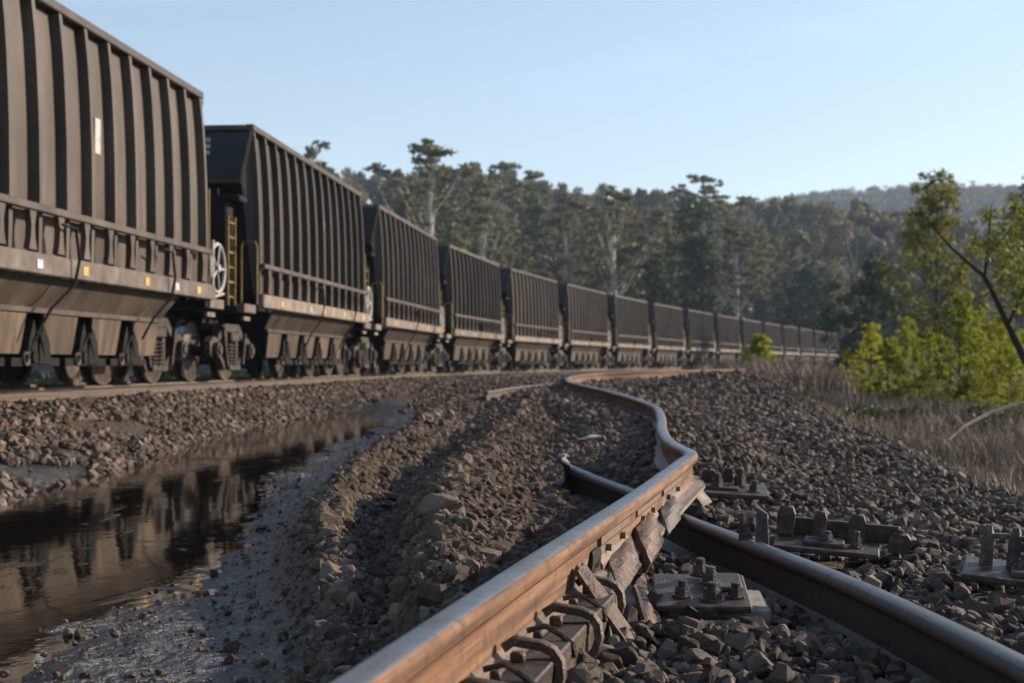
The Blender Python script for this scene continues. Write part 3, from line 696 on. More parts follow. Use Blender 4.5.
def make_wagon():
    root = empty('coal_wagon')
    # sides with pressed ribs (surface pattern of the panel)
    nr_ = 13; pitch = (BL - .10) / nr_
    for sx in (-1, 1):
        m = MB(); y0, y1 = -BL / 2, BL / 2
        for a, b in zip(zl[:-1], zl[1:]):
            xa, xb = sx * (hwz(a) - .10), sx * (hwz(b) - .10)
            m.add([(xa, y0, a), (xa, y1, a), (xb, y1, b), (xb, y0, b)], [(0, 1, 2, 3)])
        # ribs: tapered hat sections
        for k in range(nr_ + 1):
            yc = y0 + .05 + k * pitch; w = .036
            vs, fs = [], []
            for z in zl:
                xo = sx * hwz(z); xi = sx * (hwz(z) - .102)
                vs += [(xi, yc - w - .012, z), (xo, yc - w, z), (xo, yc + w, z), (xi, yc + w + .012, z)]
            for q in range(len(zl) - 1):
                a = q * 4
                for e in range(3): fs.append((a + e, a + e + 1, a + e + 5, a + e + 4))
            fs += [(0, 1, 2, 3), tuple((len(zl) - 1) * 4 + e for e in (3, 2, 1, 0))]
            m.add(vs, fs)
        m.build('side_panel', M['side'], root)
        # side rail and its stub posts, on the outside above the sill
        m = MB(); xr_ = sx * 1.455
        m.box((xr_, -.06, 1.74), (.075, BL - .1, .075), bev=.01)
        for k in range(nr_):
            yc = y0 + .05 + (k + .5) * pitch
            m.prism([(yc - .075, 1.70), (yc - .035, 1.56), (yc - .05, 1.44), (yc - .085, 1.335), (yc + .085, 1.335), (yc + .05, 1.44), (yc + .035, 1.56), (yc + .075, 1.70)], sx * 1.41, sx * 1.470)
        m.build('side_rail', M['side'], root)
        m = MB(); m.box((sx * 1.445, 0, 1.21), (.09, BL + .12, .20), bev=.012)
        for k in range(9) if False else (): m.box((sx * 1.492, y0 + .5 + k * .94, 1.21), (.006, .012, .19))
        m.build('sill', M['sill'], root)
        for k, (yy, mt) in enumerate(((-3.2, 'amber'), (-1.2, 'bluegrey'), (-.1, 'amber'), (1.7, 'amber'), (2.75, 'bluegrey'), (3.6, 'amber'))):
            m = MB(); m.box((sx * 1.494, yy, 1.205), (.008, .13, .09)); m.build('reflector', M[mt], root)
        # hopper skirt and the discharge doors
        m = MB(); m.plate([(sx * 1.36, -3.25, 1.11), (sx * 1.36, 3.25, 1.11), (sx * 1.16, 3.05, .80), (sx * 1.16, -3.05, .80)], (-sx, 0, -.3), .03)
        m.box((sx * 1.19, 0, .79), (.07, 6.15, .05)); m.build('hopper_skirt', M['hopper'], root)
        for k in range(5):
            yc = -2.5 + k * 1.25
            m = MB(); m.plate([(sx * 1.20, yc - .42, .765), (sx * 1.20, yc + .42, .765), (sx * 1.15, yc + .38, .36), (sx * 1.15, yc - .38, .36)], (-sx, 0, -.2), .03)
            m.build('discharge_door', M['door'], root)
        for k in range(4):
            yc = -1.88 + k * 1.25; m = MB()
            m.prism([(yc - .26, .26), (yc + .02, .26), (yc - .02, .52), (yc - .09, .70), (yc - .18, .52)], sx * 1.06, sx * 1.225)
            m.prism([(yc + .02, .26), (yc + .30, .26), (yc + .25, .50), (yc + .12, .64), (yc + .03, .52)], sx * 1.06, sx * 1.235)
            m.cyl((sx * 1.18, yc + .12, .48), .08, .10, 'X', 10); m.cyl((sx * 1.19, yc - .1, .33), .06, .12, 'X', 10)
            m.box((sx * 1.14, yc, .28), (.14, 1.1, .08)); m.tube([(sx * 1.22, yc - .16, .40), (sx * 1.24, yc - .02, .58), (sx * 1.22, yc + .16, .34)], .022, 6)
            m.build('door_gear', M['mech'], root)
            m = MB(); m.torus((sx * 1.22, yc - .26, .31), .06, .018, 'X', 12, 5)
            m.build('link_ring', M['bogie'], root)
    # rim
    m = MB(); h = hwz(ZT)
    for sx in (-1, 1): m.box((sx * (h - .045), 0, ZT + .005), (.13, BL + .10, .10), bev=.012)
    for sy in (-1, 1): m.box((0, sy * (BL / 2 + .03), ZT + .0), (2 * h - .22, .09, .085), bev=.012)
    m.build('top_rim', M['side'], root)
    # ends: panel leaning slightly out to a nose, chamfered flanks, slope sheet under it
    NZ, NW, NO = 3.02, 1.15, .13
    for sy in (-1, 1):
        y0 = sy * (BL / 2); yn = sy * (BL / 2 + NO); m = MB()
        hb = hwz(1.45) - .1
        m.quad((-h + .06, y0 + sy * .02, ZT - .02), (h - .06, y0 + sy * .02, ZT - .02), (NW, yn, NZ), (-NW, yn, NZ))
        for sx in (-1, 1):
            m.add([(sx * (h - .06), y0, ZT - .02), (sx * NW, yn, NZ), (sx * (hwz(2.4) - .08), y0, 2.4), (sx * hb, y0, 1.35), (sx * (hwz(3.1) - .08), y0, 3.1)], [(0, 1, 4), (4, 1, 2), (2, 1, 3)])
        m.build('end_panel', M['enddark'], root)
        m = MB()
        m.quad((-NW, yn, NZ), (NW, yn, NZ), (hb, y0, 1.35), (-hb, y0, 1.35)) if False else None
        m.quad((-NW, yn - sy * .01, NZ - .02), (NW, yn - sy * .01, NZ - .02), (1.1, sy * (BL / 2 - 1.25), 1.30), (-1.1, sy * (BL / 2 - 1.25), 1.30))
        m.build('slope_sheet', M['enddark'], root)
        m = MB()
        for sx in (-1, 1): m.bar((sx * (h - .02), y0 + sy * .04, ZT - .05), (sx * NW, yn + sy * .01, NZ), .05, .05)
        m.bar((-NW, yn + sy * .012, NZ), (NW, yn + sy * .012, NZ), .05, .06)
        m.build('end_trim', M['bogie'], root)
        # stencil block on the end panel
        if sy < 0:
            m = MB()
            for q in range(3): 
                zq = 3.66 - q * .10; yq = y0 - .02 - .13 * (ZT - zq) / (ZT - NZ) - .012
                for w_ in range(3): m.box((.42 + w_ * .10, yq, zq), (.075, .006, .06))
            m.build('stencil_mark', M['white'], root)
        # end platform and frames
        m = MB(); m.box((0, sy * (BL / 2 + .40), 1.06), (2.72, .72, .10), bev=.01); m.box((0, sy * (BL / 2 + .1), .95), (.5, 1.9, .28))
        for xx in (-1.0, -.55, .55, 1.0): m.bar((xx, sy * (BL / 2 + .30), 1.1), (xx, sy * (BL / 2 - .1 + .12), 2.35), .06, .06)
        m.build('platform', M['mech'], root)
        m = MB(); m.box((1.33, sy * (BL / 2 + .46), 1.075), (.12, .62, .13), bev=.01); m.box((1.30, sy * (BL / 2 + .40), .93), (.05, .34, .06)); m.build('step', M['sill'], root)
        # coupler
        m = MB(); m.box((0, sy * (BL / 2 + .85), .82), (.18, .62, .2), bev=.03); m.box((.06, sy * (BL / 2 + 1.08), .82), (.26, .2, .3), bev=.05)
        m.tube([(.3, sy * (BL / 2 + .7), .85), (.32, sy * (BL / 2 + .95), .55), (.2, sy * (BL / 2 + 1.12), .5)], .03, 6); m.build('coupler', M['mech'], root)
    yE = -BL / 2
    m = MB(); m.box((.80, yE - .34, 1.98), (.50, .34, 1.55), bev=.03); m.box((.93, yE - .30, 2.72), (.62, .42, .10), bev=.02)
    m.cyl((.3, yE - .42, 1.75), .17, .9, 'X', 14); m.box((-.6, yE - .4, 1.6), (.5, .4, .9), bev=.03)
    m.cyl((.85, yE - .36, 2.82), .03, .12, 'Z', 8); m.build('equipment_box', M['mech'], root)
    # ladder
    m = MB()
    for yy in (-.66, -.30): m.bar((1.10, yE + yy, 1.12), (1.10, yE + yy, 2.45), .04, .035)
    for k in range(6): m.bar((1.10, yE - .66, 1.25 + k * .22), (1.10, yE - .30, 1.25 + k * .22), .024, .024)
    m.bar((.62, yE - .56, 1.12), (.62, yE - .56, 2.4), .03, .03)
    m.build('ladder', M['yellow'], root)
    m = MB(); m.tube([(1.17, yE - .18, 1.14), (1.17, yE - .18, 2.02), (1.20, yE - .18, 2.09), (1.38, yE - .18, 2.09), (1.41, yE - .18, 2.02), (1.41, yE - .18, 1.14)], .019, 8)
    m.build('handrail', M['yellow'], root, smooth=True)
    yF = BL / 2
    # hand wheel at the far end
    m = MB(); c = (1.40, yF + .42, 1.56); m.torus(c, .33, .026, 'X', 24, 8)
    for k in range(5):
        a = 2 * math.pi * k / 5; m.tube([c, (1.40, c[1] + .33 * math.cos(a), c[2] + .33 * math.sin(a))], .018, 6)
    m.cyl(c, .055, .07, 'X', 10); m.build('brake_wheel', M['white'], root, smooth=True)
    m = MB(); m.tube([(1.42, yF + .14, 1.12), (1.42, yF + .14, 1.92)], .024, 8); m.tube([(1.42, yF + .14, 1.15), (1.43, yF + .60, 1.22)], .02, 6)
    m.build('grab_post', M['white'], root)
    m = MB(); m.bar((1.38, yF + .08, 1.12), (1.38, yF + .08, 2.6), .03, .03); m.build('end_handrail', M['yellow'], root)
    # hoses hanging on the side
    for yy in (-.6, 2.3):
        m = MB(); m.tube([(1.52, yy - .15, 1.62), (1.56, yy + .08, 1.60), (1.56, yy + .18, 1.30), (1.52, yy + .16, 1.05), (1.40, yy - .12, .80), (1.32, yy - .28, .55)], .016, 6)
        m.build('hose', M['mech'], root, smooth=True)
    # white data plate
    m = MB(); m.box((hwz(2.7) - .094, 1.02 - .32 + .0, 2.72), (.008, .15, .38)); m.build('data_plate', M['white'], root)
    # underframe centre
    m = MB(); m.box((0, 0, .95), (.9, BL - .4, .3)); m.prism([(-3.0, 1.3), (3.0, 1.3), (2.6, .34), (-2.6, .34)], -.98, .98); m.build('centre_hopper', M['mech'], root)
    make_bogie(root, -BL / 2 + .05); make_bogie(root, BL / 2 - .75)
    # coal floor inside the body
    m = MB(); m.box((0, 0, 2.5), (2 * (hwz(2.5) - .12) - .1, BL - .1, 2.2)); m.build('hopper_interior', M['enddark'], root)
    return root
proto = make_wagon()
ORD = ['nearest coal wagon, cut by the left edge, with a white data plate on its side', 'second coal wagon from the left, showing its dark end and yellow handrail', 'third coal wagon from the left, just before the tall pale gum tree',
       'fourth coal wagon from the left, below the tall pale gum tree', 'fifth coal wagon from the left, above the start of the short rail piece', 'sixth coal wagon from the left, right above the tightest bend of the rusty rail',
       'seventh coal wagon from the left', 'eighth coal wagon from the left, below the small dark tree', 'ninth coal wagon from the left', 'tenth coal wagon, the last one standing clear left of the green bush',
       'eleventh coal wagon, partly hidden by the left of the green bush', 'twelfth coal wagon, behind the green bush', 'thirteenth coal wagon, just right of the green bush', 'fourteenth coal wagon from the left, below the round dark tree',
       'fifteenth coal wagon from the left, far off above the dry grass', 'furthest coal wagon that can be made out, beside the yellow green saplings']
for k in range(16):
    w_ = proto if k == 0 else copy_tree(proto)
    s0 = (k - 1) * PITCH - (.30 if k == 0 else 0); a = side_pt(s0); b = side_pt(s0 + BL); th = math.atan2(b[0] - a[0], b[1] - a[1])
    cx, cy = (a[0] + b[0]) / 2 - math.cos(th) * 1.30, (a[1] + b[1]) / 2 + math.sin(th) * 1.30
    w_.location = (cx, cy, 0); w_.rotation_euler = (0, 0, -th)
    lab = ORD[k]
    if len(lab.split()) < 7: lab = 'dark ribbed ' + lab + ' in the curving train'
    tag(w_, lab, 'coal wagon', 'coal wagons of the long train')

# ------------------------------------------------------------------ fastenings at the foot of the bent rail
A0 = A_pts[1]; A1 = A_pts[4]; Adir = (A1 - A0).normalized(); Alat = Vector((Adir.y, -Adir.x, 0)); UP = Vector((0, 0, 1))
MA = Matrix((Alat, Adir, UP)).transposed()
def aloc(u, along, w):  # u to the right of the rail axis, along metres past A0, w height relative to rail top
    return A0 + Alat * u + Adir * along + UP * w
def along_of(px, py, u, w):  # solve for where the point of height w, offset u, has column px
    best = min((abs(512 + F * q.x / q.y - px), s_) for s_ in np.arange(-.6, 5, .01) for q in [aloc(u, s_, w)])
    return best[1]
def a_thing(m, name, mat, label, cat, group=None, smooth=False):
    o = m.build(name, mat, smooth=smooth); 
    o.matrix_world = Matrix.Translation(A0) @ MA.to_4x4()
    tag(o, label, cat, group); return o
# strip segments (foot plates) between the clips
s_top = along_of(577, 604, .13, -.165)
def strip(y0, y1, name, label, tilt=0.0, u0=.060, u1=.132, drop=0):
    m = MB(); y0 += .008; y1 -= .008
    Mr = Matrix.Rotation(tilt, 3, 'Y')
    m.box(((u0 + u1) / 2, (y0 + y1) / 2, -.158 - drop), (u1 - u0, y1 - y0, .032), Mr, bev=.004)
    m.box((u1 - .012, (y0 + y1) / 2, -.192 - drop), (.022, y1 - y0, .05), bev=.003)
    return a_thing(m, name, M['plate'], label, 'foot plate')
cy = [along_of(p[0], p[1], .12, -.135) for p in ((405, 0), (455, 0), (506, 0), (549, 0), (583, 0), (612, 0))]
cy = [cy[0]] + cy[1:]
strip(-1.2, cy[0], 'foot_plate', 'grimy steel foot plate at the bottom edge beside the rusty rail', 0)
flab = ['nearest full foot plate between the first two spring clips', 'foot plate between the second and third spring clips', 'foot plate between the third and fourth spring clips', 'foot plate just in front of the diagonal rusty bar', 'last foot plate, right behind the diagonal rusty bar']
for i in range(5):
    if cy[i + 1] - cy[i] > .05: strip(cy[i], cy[i + 1], 'foot_plate', flab[i], R(random.uniform(-3, 4)), drop=random.uniform(0, .008))
clab = ['spring clip cut by the bottom edge beside the rusty rail', 'first whole spring clip from the bottom edge', 'rusty edged spring clip, second whole one from the bottom edge', 'spring clip in the middle of the row, with the thickest hook', 'spring clip just in front of the diagonal rusty bar', 'furthest spring clip, behind the diagonal rusty bar']
for i, c in enumerate(cy):
    m = MB(); big = 1.0 if i % 2 == 0 else .92
    path = [(.030, -.125), (.050, -.112), (.085, -.118), (.112, -.122), (.136, -.131), (.152, -.150), (.157, -.178), (.149, -.205), (.130, -.224), (.108, -.230)]
    path = [(a * big, b) for a, b in path]; vs, fs = [], []
    hw_ = .014; th_ = .0085; n_ = len(path)
    for q, (u, w) in enumerate(path):
        t0 = Vector(path[max(q - 1, 0)]); t1 = Vector(path[min(q + 1, n_ - 1)]); tt = (t1 - t0).normalized(); nn = Vector((-tt.y, tt.x)) * th_
        yy = c + .02 * math.sin(q * .5)
        for (dy, sgn) in ((-hw_, 1), (-hw_ * .6, 1.35), (hw_ * .6, 1.35), (hw_, 1), (hw_, -1), (-hw_, -1)):
            vs.append((u + nn.x * sgn, yy + dy, w + nn.y * sgn))
    for q in range(n_ - 1):
        for e in range(6): fs.append((q * 6 + e, q * 6 + (e + 1) % 6, (q + 1) * 6 + (e + 1) % 6, (q + 1) * 6 + e))
    fs += [tuple(range(6)), tuple((n_ - 1) * 6 + e for e in range(6))[::-1]]
    m.add(vs, fs); m.box((.062, c - .030, -.136), (.030, .022, .022), bev=.004)
    a_thing(m, 'spring_clip', M['clip'], clab[i], 'rail clip', 'spring clips along the rusty rail', True)
# small nibs between
for i in range(4):
    c = (cy[i + 1] + cy[i + 2]) / 2 if i + 2 < len(cy) else cy[-1] + .1
    m = MB(); m.tube([(.03, c, -.128), (.07, c + .01, -.118), (.105, c, -.134), (.134, c - .01, -.150), (.138, c, -.18)], .007, 6); m.box((.06, c - .02, -.134), (.022, .018, .022), bev=.004)
    a_thing(m, 'clip_pin', M['clip'], ['small bent pin between the first two whole clips', 'small bent pin between the second and third whole clips', 'small bent pin just before the diagonal rusty bar', 'small bent pin under the diagonal rusty bar'][i], 'pin', 'small bent pins', True)

# torn plates further up the rail
def slab(name, corners, t_, mat, label, cat, seed=0, extra=None):
    """a torn plate given by four px corners with heights"""
    P = [c if isinstance(c, Vector) else pw(*c) for c in corners]; n = (P[1] - P[0]).cross(P[3] - P[0]).normalized()
    if n.z > 0: n = -n
    m = MB(); N = 6; rr = random.Random(seed); top = []
    for i in range(N + 1):
        for j in range(N + 1):
            a = i / N; b = j / N; q = P[0].lerp(P[1], a).lerp(P[3].lerp(P[2], a), b)
            e = 1 if (i in (0, N) or j in (0, N)) else 0
            q = q + (P[1] - P[0]) * rr.uniform(-.03, .03) * e + (P[3] - P[0]) * rr.uniform(-.03, .03) * e - n * (.012 * math.sin(a * 3.1) * math.sin(b * 4.5) + .004 * rr.random())
            top.append(q)
    vs = top + [q + n * t_ for q in top]; K = (N + 1) ** 2; fs = []
    for i in range(N):
        for j in range(N):
            a = i * (N + 1) + j; fs.append((a, a + 1, a + N + 2, a + N + 1)); fs.append((K + a, K + a + N + 1, K + a + N + 2, K + a + 1))
    ring = [j for j in range(N + 1)] + [i * (N + 1) + N for i in range(1, N + 1)] + [N * (N + 1) + j for j in range(N - 1, -1, -1)] + [i * (N + 1) for i in range(N - 1, 0, -1)]
    for k in range(len(ring)): a, b = ring[k], ring[(k + 1) % len(ring)]; fs.append((a, b, b + K, a + K))
    m.add(vs, fs)
    if extra: extra(m, P)
    o = m.build(name, M[mat]); tag(o, label, cat); return o
def aw(px, u, w): return aloc(u, along_of(px, 0, u, w), w)
slab('rusty_bar', [aw(576, .030, -.082), aw(584, .032, -.080), aloc(.215, along_of(584, 0, .032, -.08) - .20, -.25), aloc(.205, along_of(576, 0, .03, -.082) - .19, -.255)], .012, 'plate_rust', 'rusty flat bar leaning diagonally from the rail web down to the stones', 'bar', 1)
slab('torn_plate', [aw(608, .030, -.128), aw(630, .030, -.122), aw(641, .112, -.168), aw(620, .118, -.178)], .026, 'plate_rust', 'bent rusty chair plate torn open beside the rail web, nearer of the two', 'plate', 2)
slab('torn_plate', [aw(636, .032, -.105), aw(652, .032, -.098), aw(664, .130, -.150), aw(650, .135, -.162)], .045, 'plate_rust', 'buckled bright rusty plate lying against the rail just before the crossing', 'plate', 3)
slab('plate_shard', [aw(600, .06, -.150), aw(612, .06, -.150), aw(622, .15, -.20), aw(610, .155, -.215)], .02, 'plate', 'dark grimy shard below the nearer torn plate', 'shard', 4)
slab('rusty_strip', [aw(633, .12, -.19), aw(643, .12, -.19), aw(662, .24, -.25), aw(652, .24, -.255)], .014, 'plate_rust', 'short narrow rusty strip poking out under the torn plates', 'strip', 5)
slab('plate_shard', [aw(660, .03, -.115), aw(674, .03, -.11), aw(681, .10, -.165), aw(668, .105, -.17)], .014, 'plate', 'grey plate shard at the foot of the rail right at the crossing', 'shard', 6)
slab('plate_shard', [(682, 476, .57), (690, 475, .57), (712, 502, .70), (702, 506, .70)], .016, 'plate', 'dark curved shard standing just right of the sharp bend', 'shard', 7)
slab('web_scab', [aw(592, .022, -.075), aw(600, .022, -.075), aw(600, .036, -.135), aw(592, .036, -.135)], .012, 'mech', 'dark torn notch plate on the rail web behind the diagonal bar', 'shard', 8)  # near-black sheet stands in for the shade inside a gap in the web
# joint bars on the web (parts of the bent rail), with gaps between them
for (a0, a1, nm) in ((2.15, 2.75, 0), (2.95, 3.55, 1), (3.75, 4.5, 2)):
    m = MB(); q0 = aloc(0, a0, 0); 
    poly = [(.012, -.055), (.030, -.050), (.030, -.072), (.020, -.085), (.020, -.112), (.034, -.130), (.034, -.148), (.012, -.138)]
    m.prism([(u, w) for u, w in poly], a0, a1, 'XZ')
    for k in range(2): m.cyl((.028, a0 + (a1 - a0) * (k + .5) / 2, -.098), .011, .018, 'X', 10)
    o = m.build('joint_bar', M['rail_foot'], railA); o.matrix_world = Matrix.Translation(A0) @ MA.to_4x4()

def hexbolt(m, c, r=.016, h=.03, base=True, tilt=(0, 0)):
    Mt = Matrix.Rotation(tilt[0], 3, 'X') @ Matrix.Rotation(tilt[1], 3, 'Y'); ax = Mt @ Vector((0, 0, 1)); c = Vector(c)
    if base: m.tube([c, c + ax * .006], r * 1.7, 12)
    m.tube([c + ax * .006, c + ax * (.006 + h * .6)], [r * 1.25, r * 1.15], 6)
    m.tube([c + ax * h * .6, c + ax * (h * 1.15), c + ax * h * 1.2], [r * .75, r * .72, r * .5], 10)
def assembly(px, py, h, rz, tilt, label, plates, bolts, blocks=(), extra=None, name='fastening_plate'):
    root = empty(name, pw(px, py, h), 0); root.rotation_euler = (tilt[0], tilt[1], rz); tag(root, label, 'fastening plate')
    m = MB()
    for (c, d) in plates: m.box(c, d, bev=.004)
    m.build('base_plate', M['plate'], root)
    for b in bolts:
        m = MB(); hexbolt(m, b[:3], *(b[3:] if len(b) > 3 else ())); m.build('bolt', M['bolt'], root, smooth=False)
    for (c, d) in blocks:
        m = MB(); x, y, z = c; w, dd, hh_ = d[0] * .85, d[1] * .9, d[2] * .84
        m.prism([(x - w / 2, z), (x + w / 2, z), (x + w / 2, z + hh_ * .60), (x + w * .34, z + hh_ * .80), (x - w * .30, z + hh_ * .83), (x - w / 2, z + hh_ * .62)], y - dd / 2, y + dd / 2, 'XZ')
        m.tube([(x, y, z + hh_ * .78), (x + .003, y, z + hh_ * .98)], w * .17, 7); m.build('clamp_block', M['plate'], root)
    if extra: extra(root)
    return root
assembly(700, 592, .665, R(-4), (R(9), 0), 'rusty plate with five square bolts on the stones between the two rails',
         [((0, 0, 0), (.27, .30, .018)), ((.07, .05, .016), (.10, .14, .014))],
         [(-.055, -.06, .009, .018, .040), (.005, .10, .023, .019, .042), (.03, .02, .023, .020, .042), (.028, -.085, .009, .022, .042), (.095, -.06, .009, .018, .036)], [((-.03, -.145, -.02), (.16, .03, .03))])
m = MB(); m.box((0, 0, 0), (.50, .22, .11), bev=.012)
q = pw(692, 622, .70); q.z = -.525; o = m.build('concrete_sleeper_end', M['concrete'], None, loc=(q.x, q.y + .30, -.458), rot=(R(4), R(2), R(-3))); tag(o, 'pale sleeper end half buried below the five-bolt plate', 'sleeper')
assembly(728, 490, .66, R(-6), (R(5), R(3)), 'dark plate with bolts just right of the sharp bend, furthest of the group',
         [((0, 0, 0), (.40, .34, .022)), ((-.05, .02, .018), (.2, .2, .014))], [(-.06, -.03, .02, .024, .06), (.06, .05, .02, .026, .075), (.13, -.06, .011, .024, .05)],
         [((-.10, .12, .01), (.09, .07, .11)), ((-.0, .13, .01), (.06, .07, .13))])
def ex3(root):
    m = MB(); m.box((.05, .13, .035), (.40, .025, .065), bev=.004); m.build('back_bar', M['plate'], root)
    m = MB(); m.prism([(-.22, -.14), (-.18, -.15), (-.165, .0), (-.20, .09), (-.235, .05)], -.02, .10, 'XZ') if False else m.plate([(-.24, -.12, -.03), (-.19, -.13, -.03), (-.21, -.06, .10), (-.25, -.04, .12)], (0, 1, .2), .02)
    m.build('side_wing', M['plate'], root)
assembly(826, 545, .645, R(-14), (R(4), R(4)), 'plate with three upright clamp blocks and a back bar behind the dark rail',
         [((0, 0, 0), (.36, .26, .018)), ((-.01, -.02, .015), (.14, .12, .016))], [(-.0, -.03, .022, .018, .030), (.10, -.04, .009, .016, .05)],
         [((-.15, .09, .01), (.075, .05, .15)), ((-.03, .09, .01), (.055, .05, .14)), ((.10, .09, .01), (.07, .06, .14)), ((.25, .10, -.02), (.09, .06, .10))], ex3)
def ex4(root):
    for xx in (-.055, .025):
        m = MB(); m.prism([(xx - .022, 0), (xx + .020, 0), (xx + .018, .09), (xx + .008, .115), (xx - .010, .115), (xx - .020, .09)], .03, .062, 'XZ'); m.tube([(xx, .045, .11), (xx, .045, .135)], [.016, .010], 8); m.bar((xx, .046, .10), (xx + .06, .05, .105), .02, .016); m.build('upright_loop', M['bolt'], root, smooth=True)
assembly(1003, 572, .645, R(-20), (R(4), R(5)), 'plate with two upright steel loops at the right edge of the ballast',
         [((0, 0, 0), (.24, .28, .02)), ((.08, -.03, .018), (.12, .14, .018))], [(.06, -.02, .026, .022, .035), (.10, .05, .026, .018, .03)], (), ex4)
# bits
m = MB(); m.prism([(-.022, -.04), (.030, -.04), (.012, .0), (-.004, .062), (-.018, .062)], -.012, .012, 'XZ'); q = pw(745, 530, .60); o = m.build('steel_wedge', M['bolt'], loc=q, rot=(0, 0, .5)); tag(o, 'small pointed steel wedge standing up beside the dark rail', 'wedge')
m = MB(); a_, b_ = pw(752, 541, .645), pw(812, 566, .63); m.bar(a_, b_, .022, .012); tag(m.build('steel_strip', M['bolt']), 'thin pale steel strip lying along the far side of the dark rail', 'strip')
slab('loose_plate', [(722, 508, .70), (768, 514, .70), (764, 522, .72), (716, 516, .72)], .02, 'plate', 'flat dark plate lying between the furthest plate and the three-block plate', 'plate', 11)
slab('loose_bar', [(845, 560, .70), (880, 566, .70), (879, 574, .715), (843, 568, .715)], .03, 'plate', 'short square bar on the stones in front of the three-block plate', 'bar', 12)

# ------------------------------------------------------------------ plants
def leaf_cloud(centres, radii, n, size, r, flat=.6, aspect=1.8):
    """quads spread through ellipsoid clumps"""
    c = np.asarray(centres); rad = np.asarray(radii); w = rad ** 2; k = r.choice(len(c), n, p=w / w.sum())
    d = r.normal(size=(n, 3)); d /= np.linalg.norm(d, axis=1)[:, None]; rr_ = r.uniform(size=n) ** .45
    P = c[k] + d * (rad[k] * rr_)[:, None] * np.array([1, 1, flat])
    a = r.normal(size=(n, 3)); a /= np.linalg.norm(a, axis=1)[:, None]; b = np.cross(a, r.normal(size=(n, 3))); b /= np.linalg.norm(b, axis=1)[:, None]
    s = size * r.uniform(.6, 1.4, n)[:, None]; a = a * s * .5 * aspect; b = b * s * .5
    V = np.stack([P - a, P - b * .9, P + a, P + b * .9], 1).reshape(-1, 3)
    return V, np.arange(4 * n).reshape(n, 4)
def gum_proto(seed, H=18, n=2600, size=.34, spread=.22, lo=.35, clumps=26, lean=.05, flat=.6, mat='gum', bark='bark', tr=.011, crad=.07, aspect=1.6, tip=0.0):
    r = np.random.default_rng(seed); rd = random.Random(seed); m = MB(); C, Rd = [], []
    bend = [Vector((0, 0, 0))]
    for i in range(1, 9): bend.append(Vector((bend[-1].x + rd.uniform(-1, 1) * lean * H * .18, bend[-1].y + rd.uniform(-1, 1) * lean * H * .18, H * .88 * i / 8)))
    m.tube(bend, [H * tr * (1 - .82 * i / 8) for i in range(9)], 7)
    for k in range(clumps):
        f = lo + (1 - lo) * (k + .5) / clumps; ang = rd.uniform(0, 6.28)
        wid = spread * (math.sin(math.pi * min(1, (f - lo) / (1 - lo) * .85 + .18)) if not tip else (1 - (f - lo) / (1 - lo)) ** .7 + .1) * rd.uniform(.55, 1.1)
        z0 = max(.2, f - rd.uniform(.12, .26)) * H * .88
        i0 = min(7, int(z0 / (H * .11))); b0 = bend[i0].lerp(bend[i0 + 1], (z0 / (H * .11)) % 1 if i0 < 7 else 1)
        e = Vector((b0.x + math.cos(ang) * wid * H, b0.y + math.sin(ang) * wid * H, f * H * .97))
        mid = b0.lerp(e, .5) + Vector((0, 0, -H * .02 + rd.uniform(0, .02) * H))
        m.tube([b0, mid, e], [H * tr * .42 * (1.2 - f), H * tr * .26 * (1.2 - f), H * tr * .1], 5)
        for tt in (.5, .78, 1.0, 1.0):
            q = b0.lerp(e, tt) if tt > .6 else mid.lerp(e, .1)
            C.append((q.x + rd.gauss(0, 1) * crad * H * .7, q.y + rd.gauss(0, 1) * crad * H * .7, q.z + rd.gauss(0, 1) * crad * H * .5)); Rd.append(crad * H * rd.uniform(.35, 1.0))
    V, Fq = leaf_cloud(C, Rd, n, size, r, flat, aspect)
    crown = np_mesh('crown', V, Fq, M[mat])
    tm = m.build('trunk', M[bark]); trunk = tm.data; bpy.data.objects.remove(tm)
    return trunk, crown, H
def plant(name, pr, x, y, z, H, rz, label, cat, group=None, sx=1.0):
    root = empty(name, (x, y, z), rz); k = H / pr[2]; root.scale = (k * sx, k * sx, k)
    a = link_mesh('trunk', pr[0], root); b = link_mesh('crown', pr[1], root); tag(root, label, cat, group); return root
GUM = [gum_proto(s_, 18, 4200, .27, spread=sp, lo=lo, clumps=cl, crad=cr, tr=.014) for s_, sp, lo, cl, cr in ((1, .22, .38, 34, .042), (2, .17, .32, 38, .040), (3, .26, .48, 30, .044), (4, .15, .28, 42, .038), (5, .21, .36, 36, .040))]
GUMD = [gum_proto(s_, 15, 3600, .36, spread=.19, lo=.16, clumps=34, crad=.085, mat='dark', bark='darkbark') for s_ in (11, 12)]
GUMM = [gum_proto(s_, 16, 3200, .36, spread=.18, lo=.2, clumps=30, crad=.075, mat='mid') for s_ in (21, 22)]
HERO = gum_proto(35, 24, 2700, .27, spread=.16, lo=.56, clumps=26, crad=.026, tr=.017, lean=.03, flat=.8)
ROUND = gum_proto(41, 12, 13000, .22, spread=.42, lo=.12, clumps=60, crad=.06, mat='deep', bark='darkbark', flat=.8)
UMB = gum_proto(33, 18, 2600, .28, spread=.28, lo=.74, clumps=22, crad=.04, flat=.4, tr=.014)
def far_tree(px, topy, d, pr, label, name='eucalyptus_tree', cat='tree', group=None, sx=1.0, zb=None):
    x = (px - 512) * d / F; ztop = CZ + (HOR - topy + 7) * d / F; zb = zb if zb is not None else (max(-1.5, float(hill1_z(np.array(x), np.array(d)))) if d > 190 else -1.0)
    return plant(name, pr, x, d, zb, ztop - zb, random.uniform(0, 6.28), label, cat, group, sx)
far_tree(431, 137, 150, HERO, 'tall pale-trunked gum tree rising above all others behind the third and fourth wagons', sx=1.9)
far_tree(313, 150, 165, GUM[1], 'gum tree top peeping over the second wagon, left of the hill')
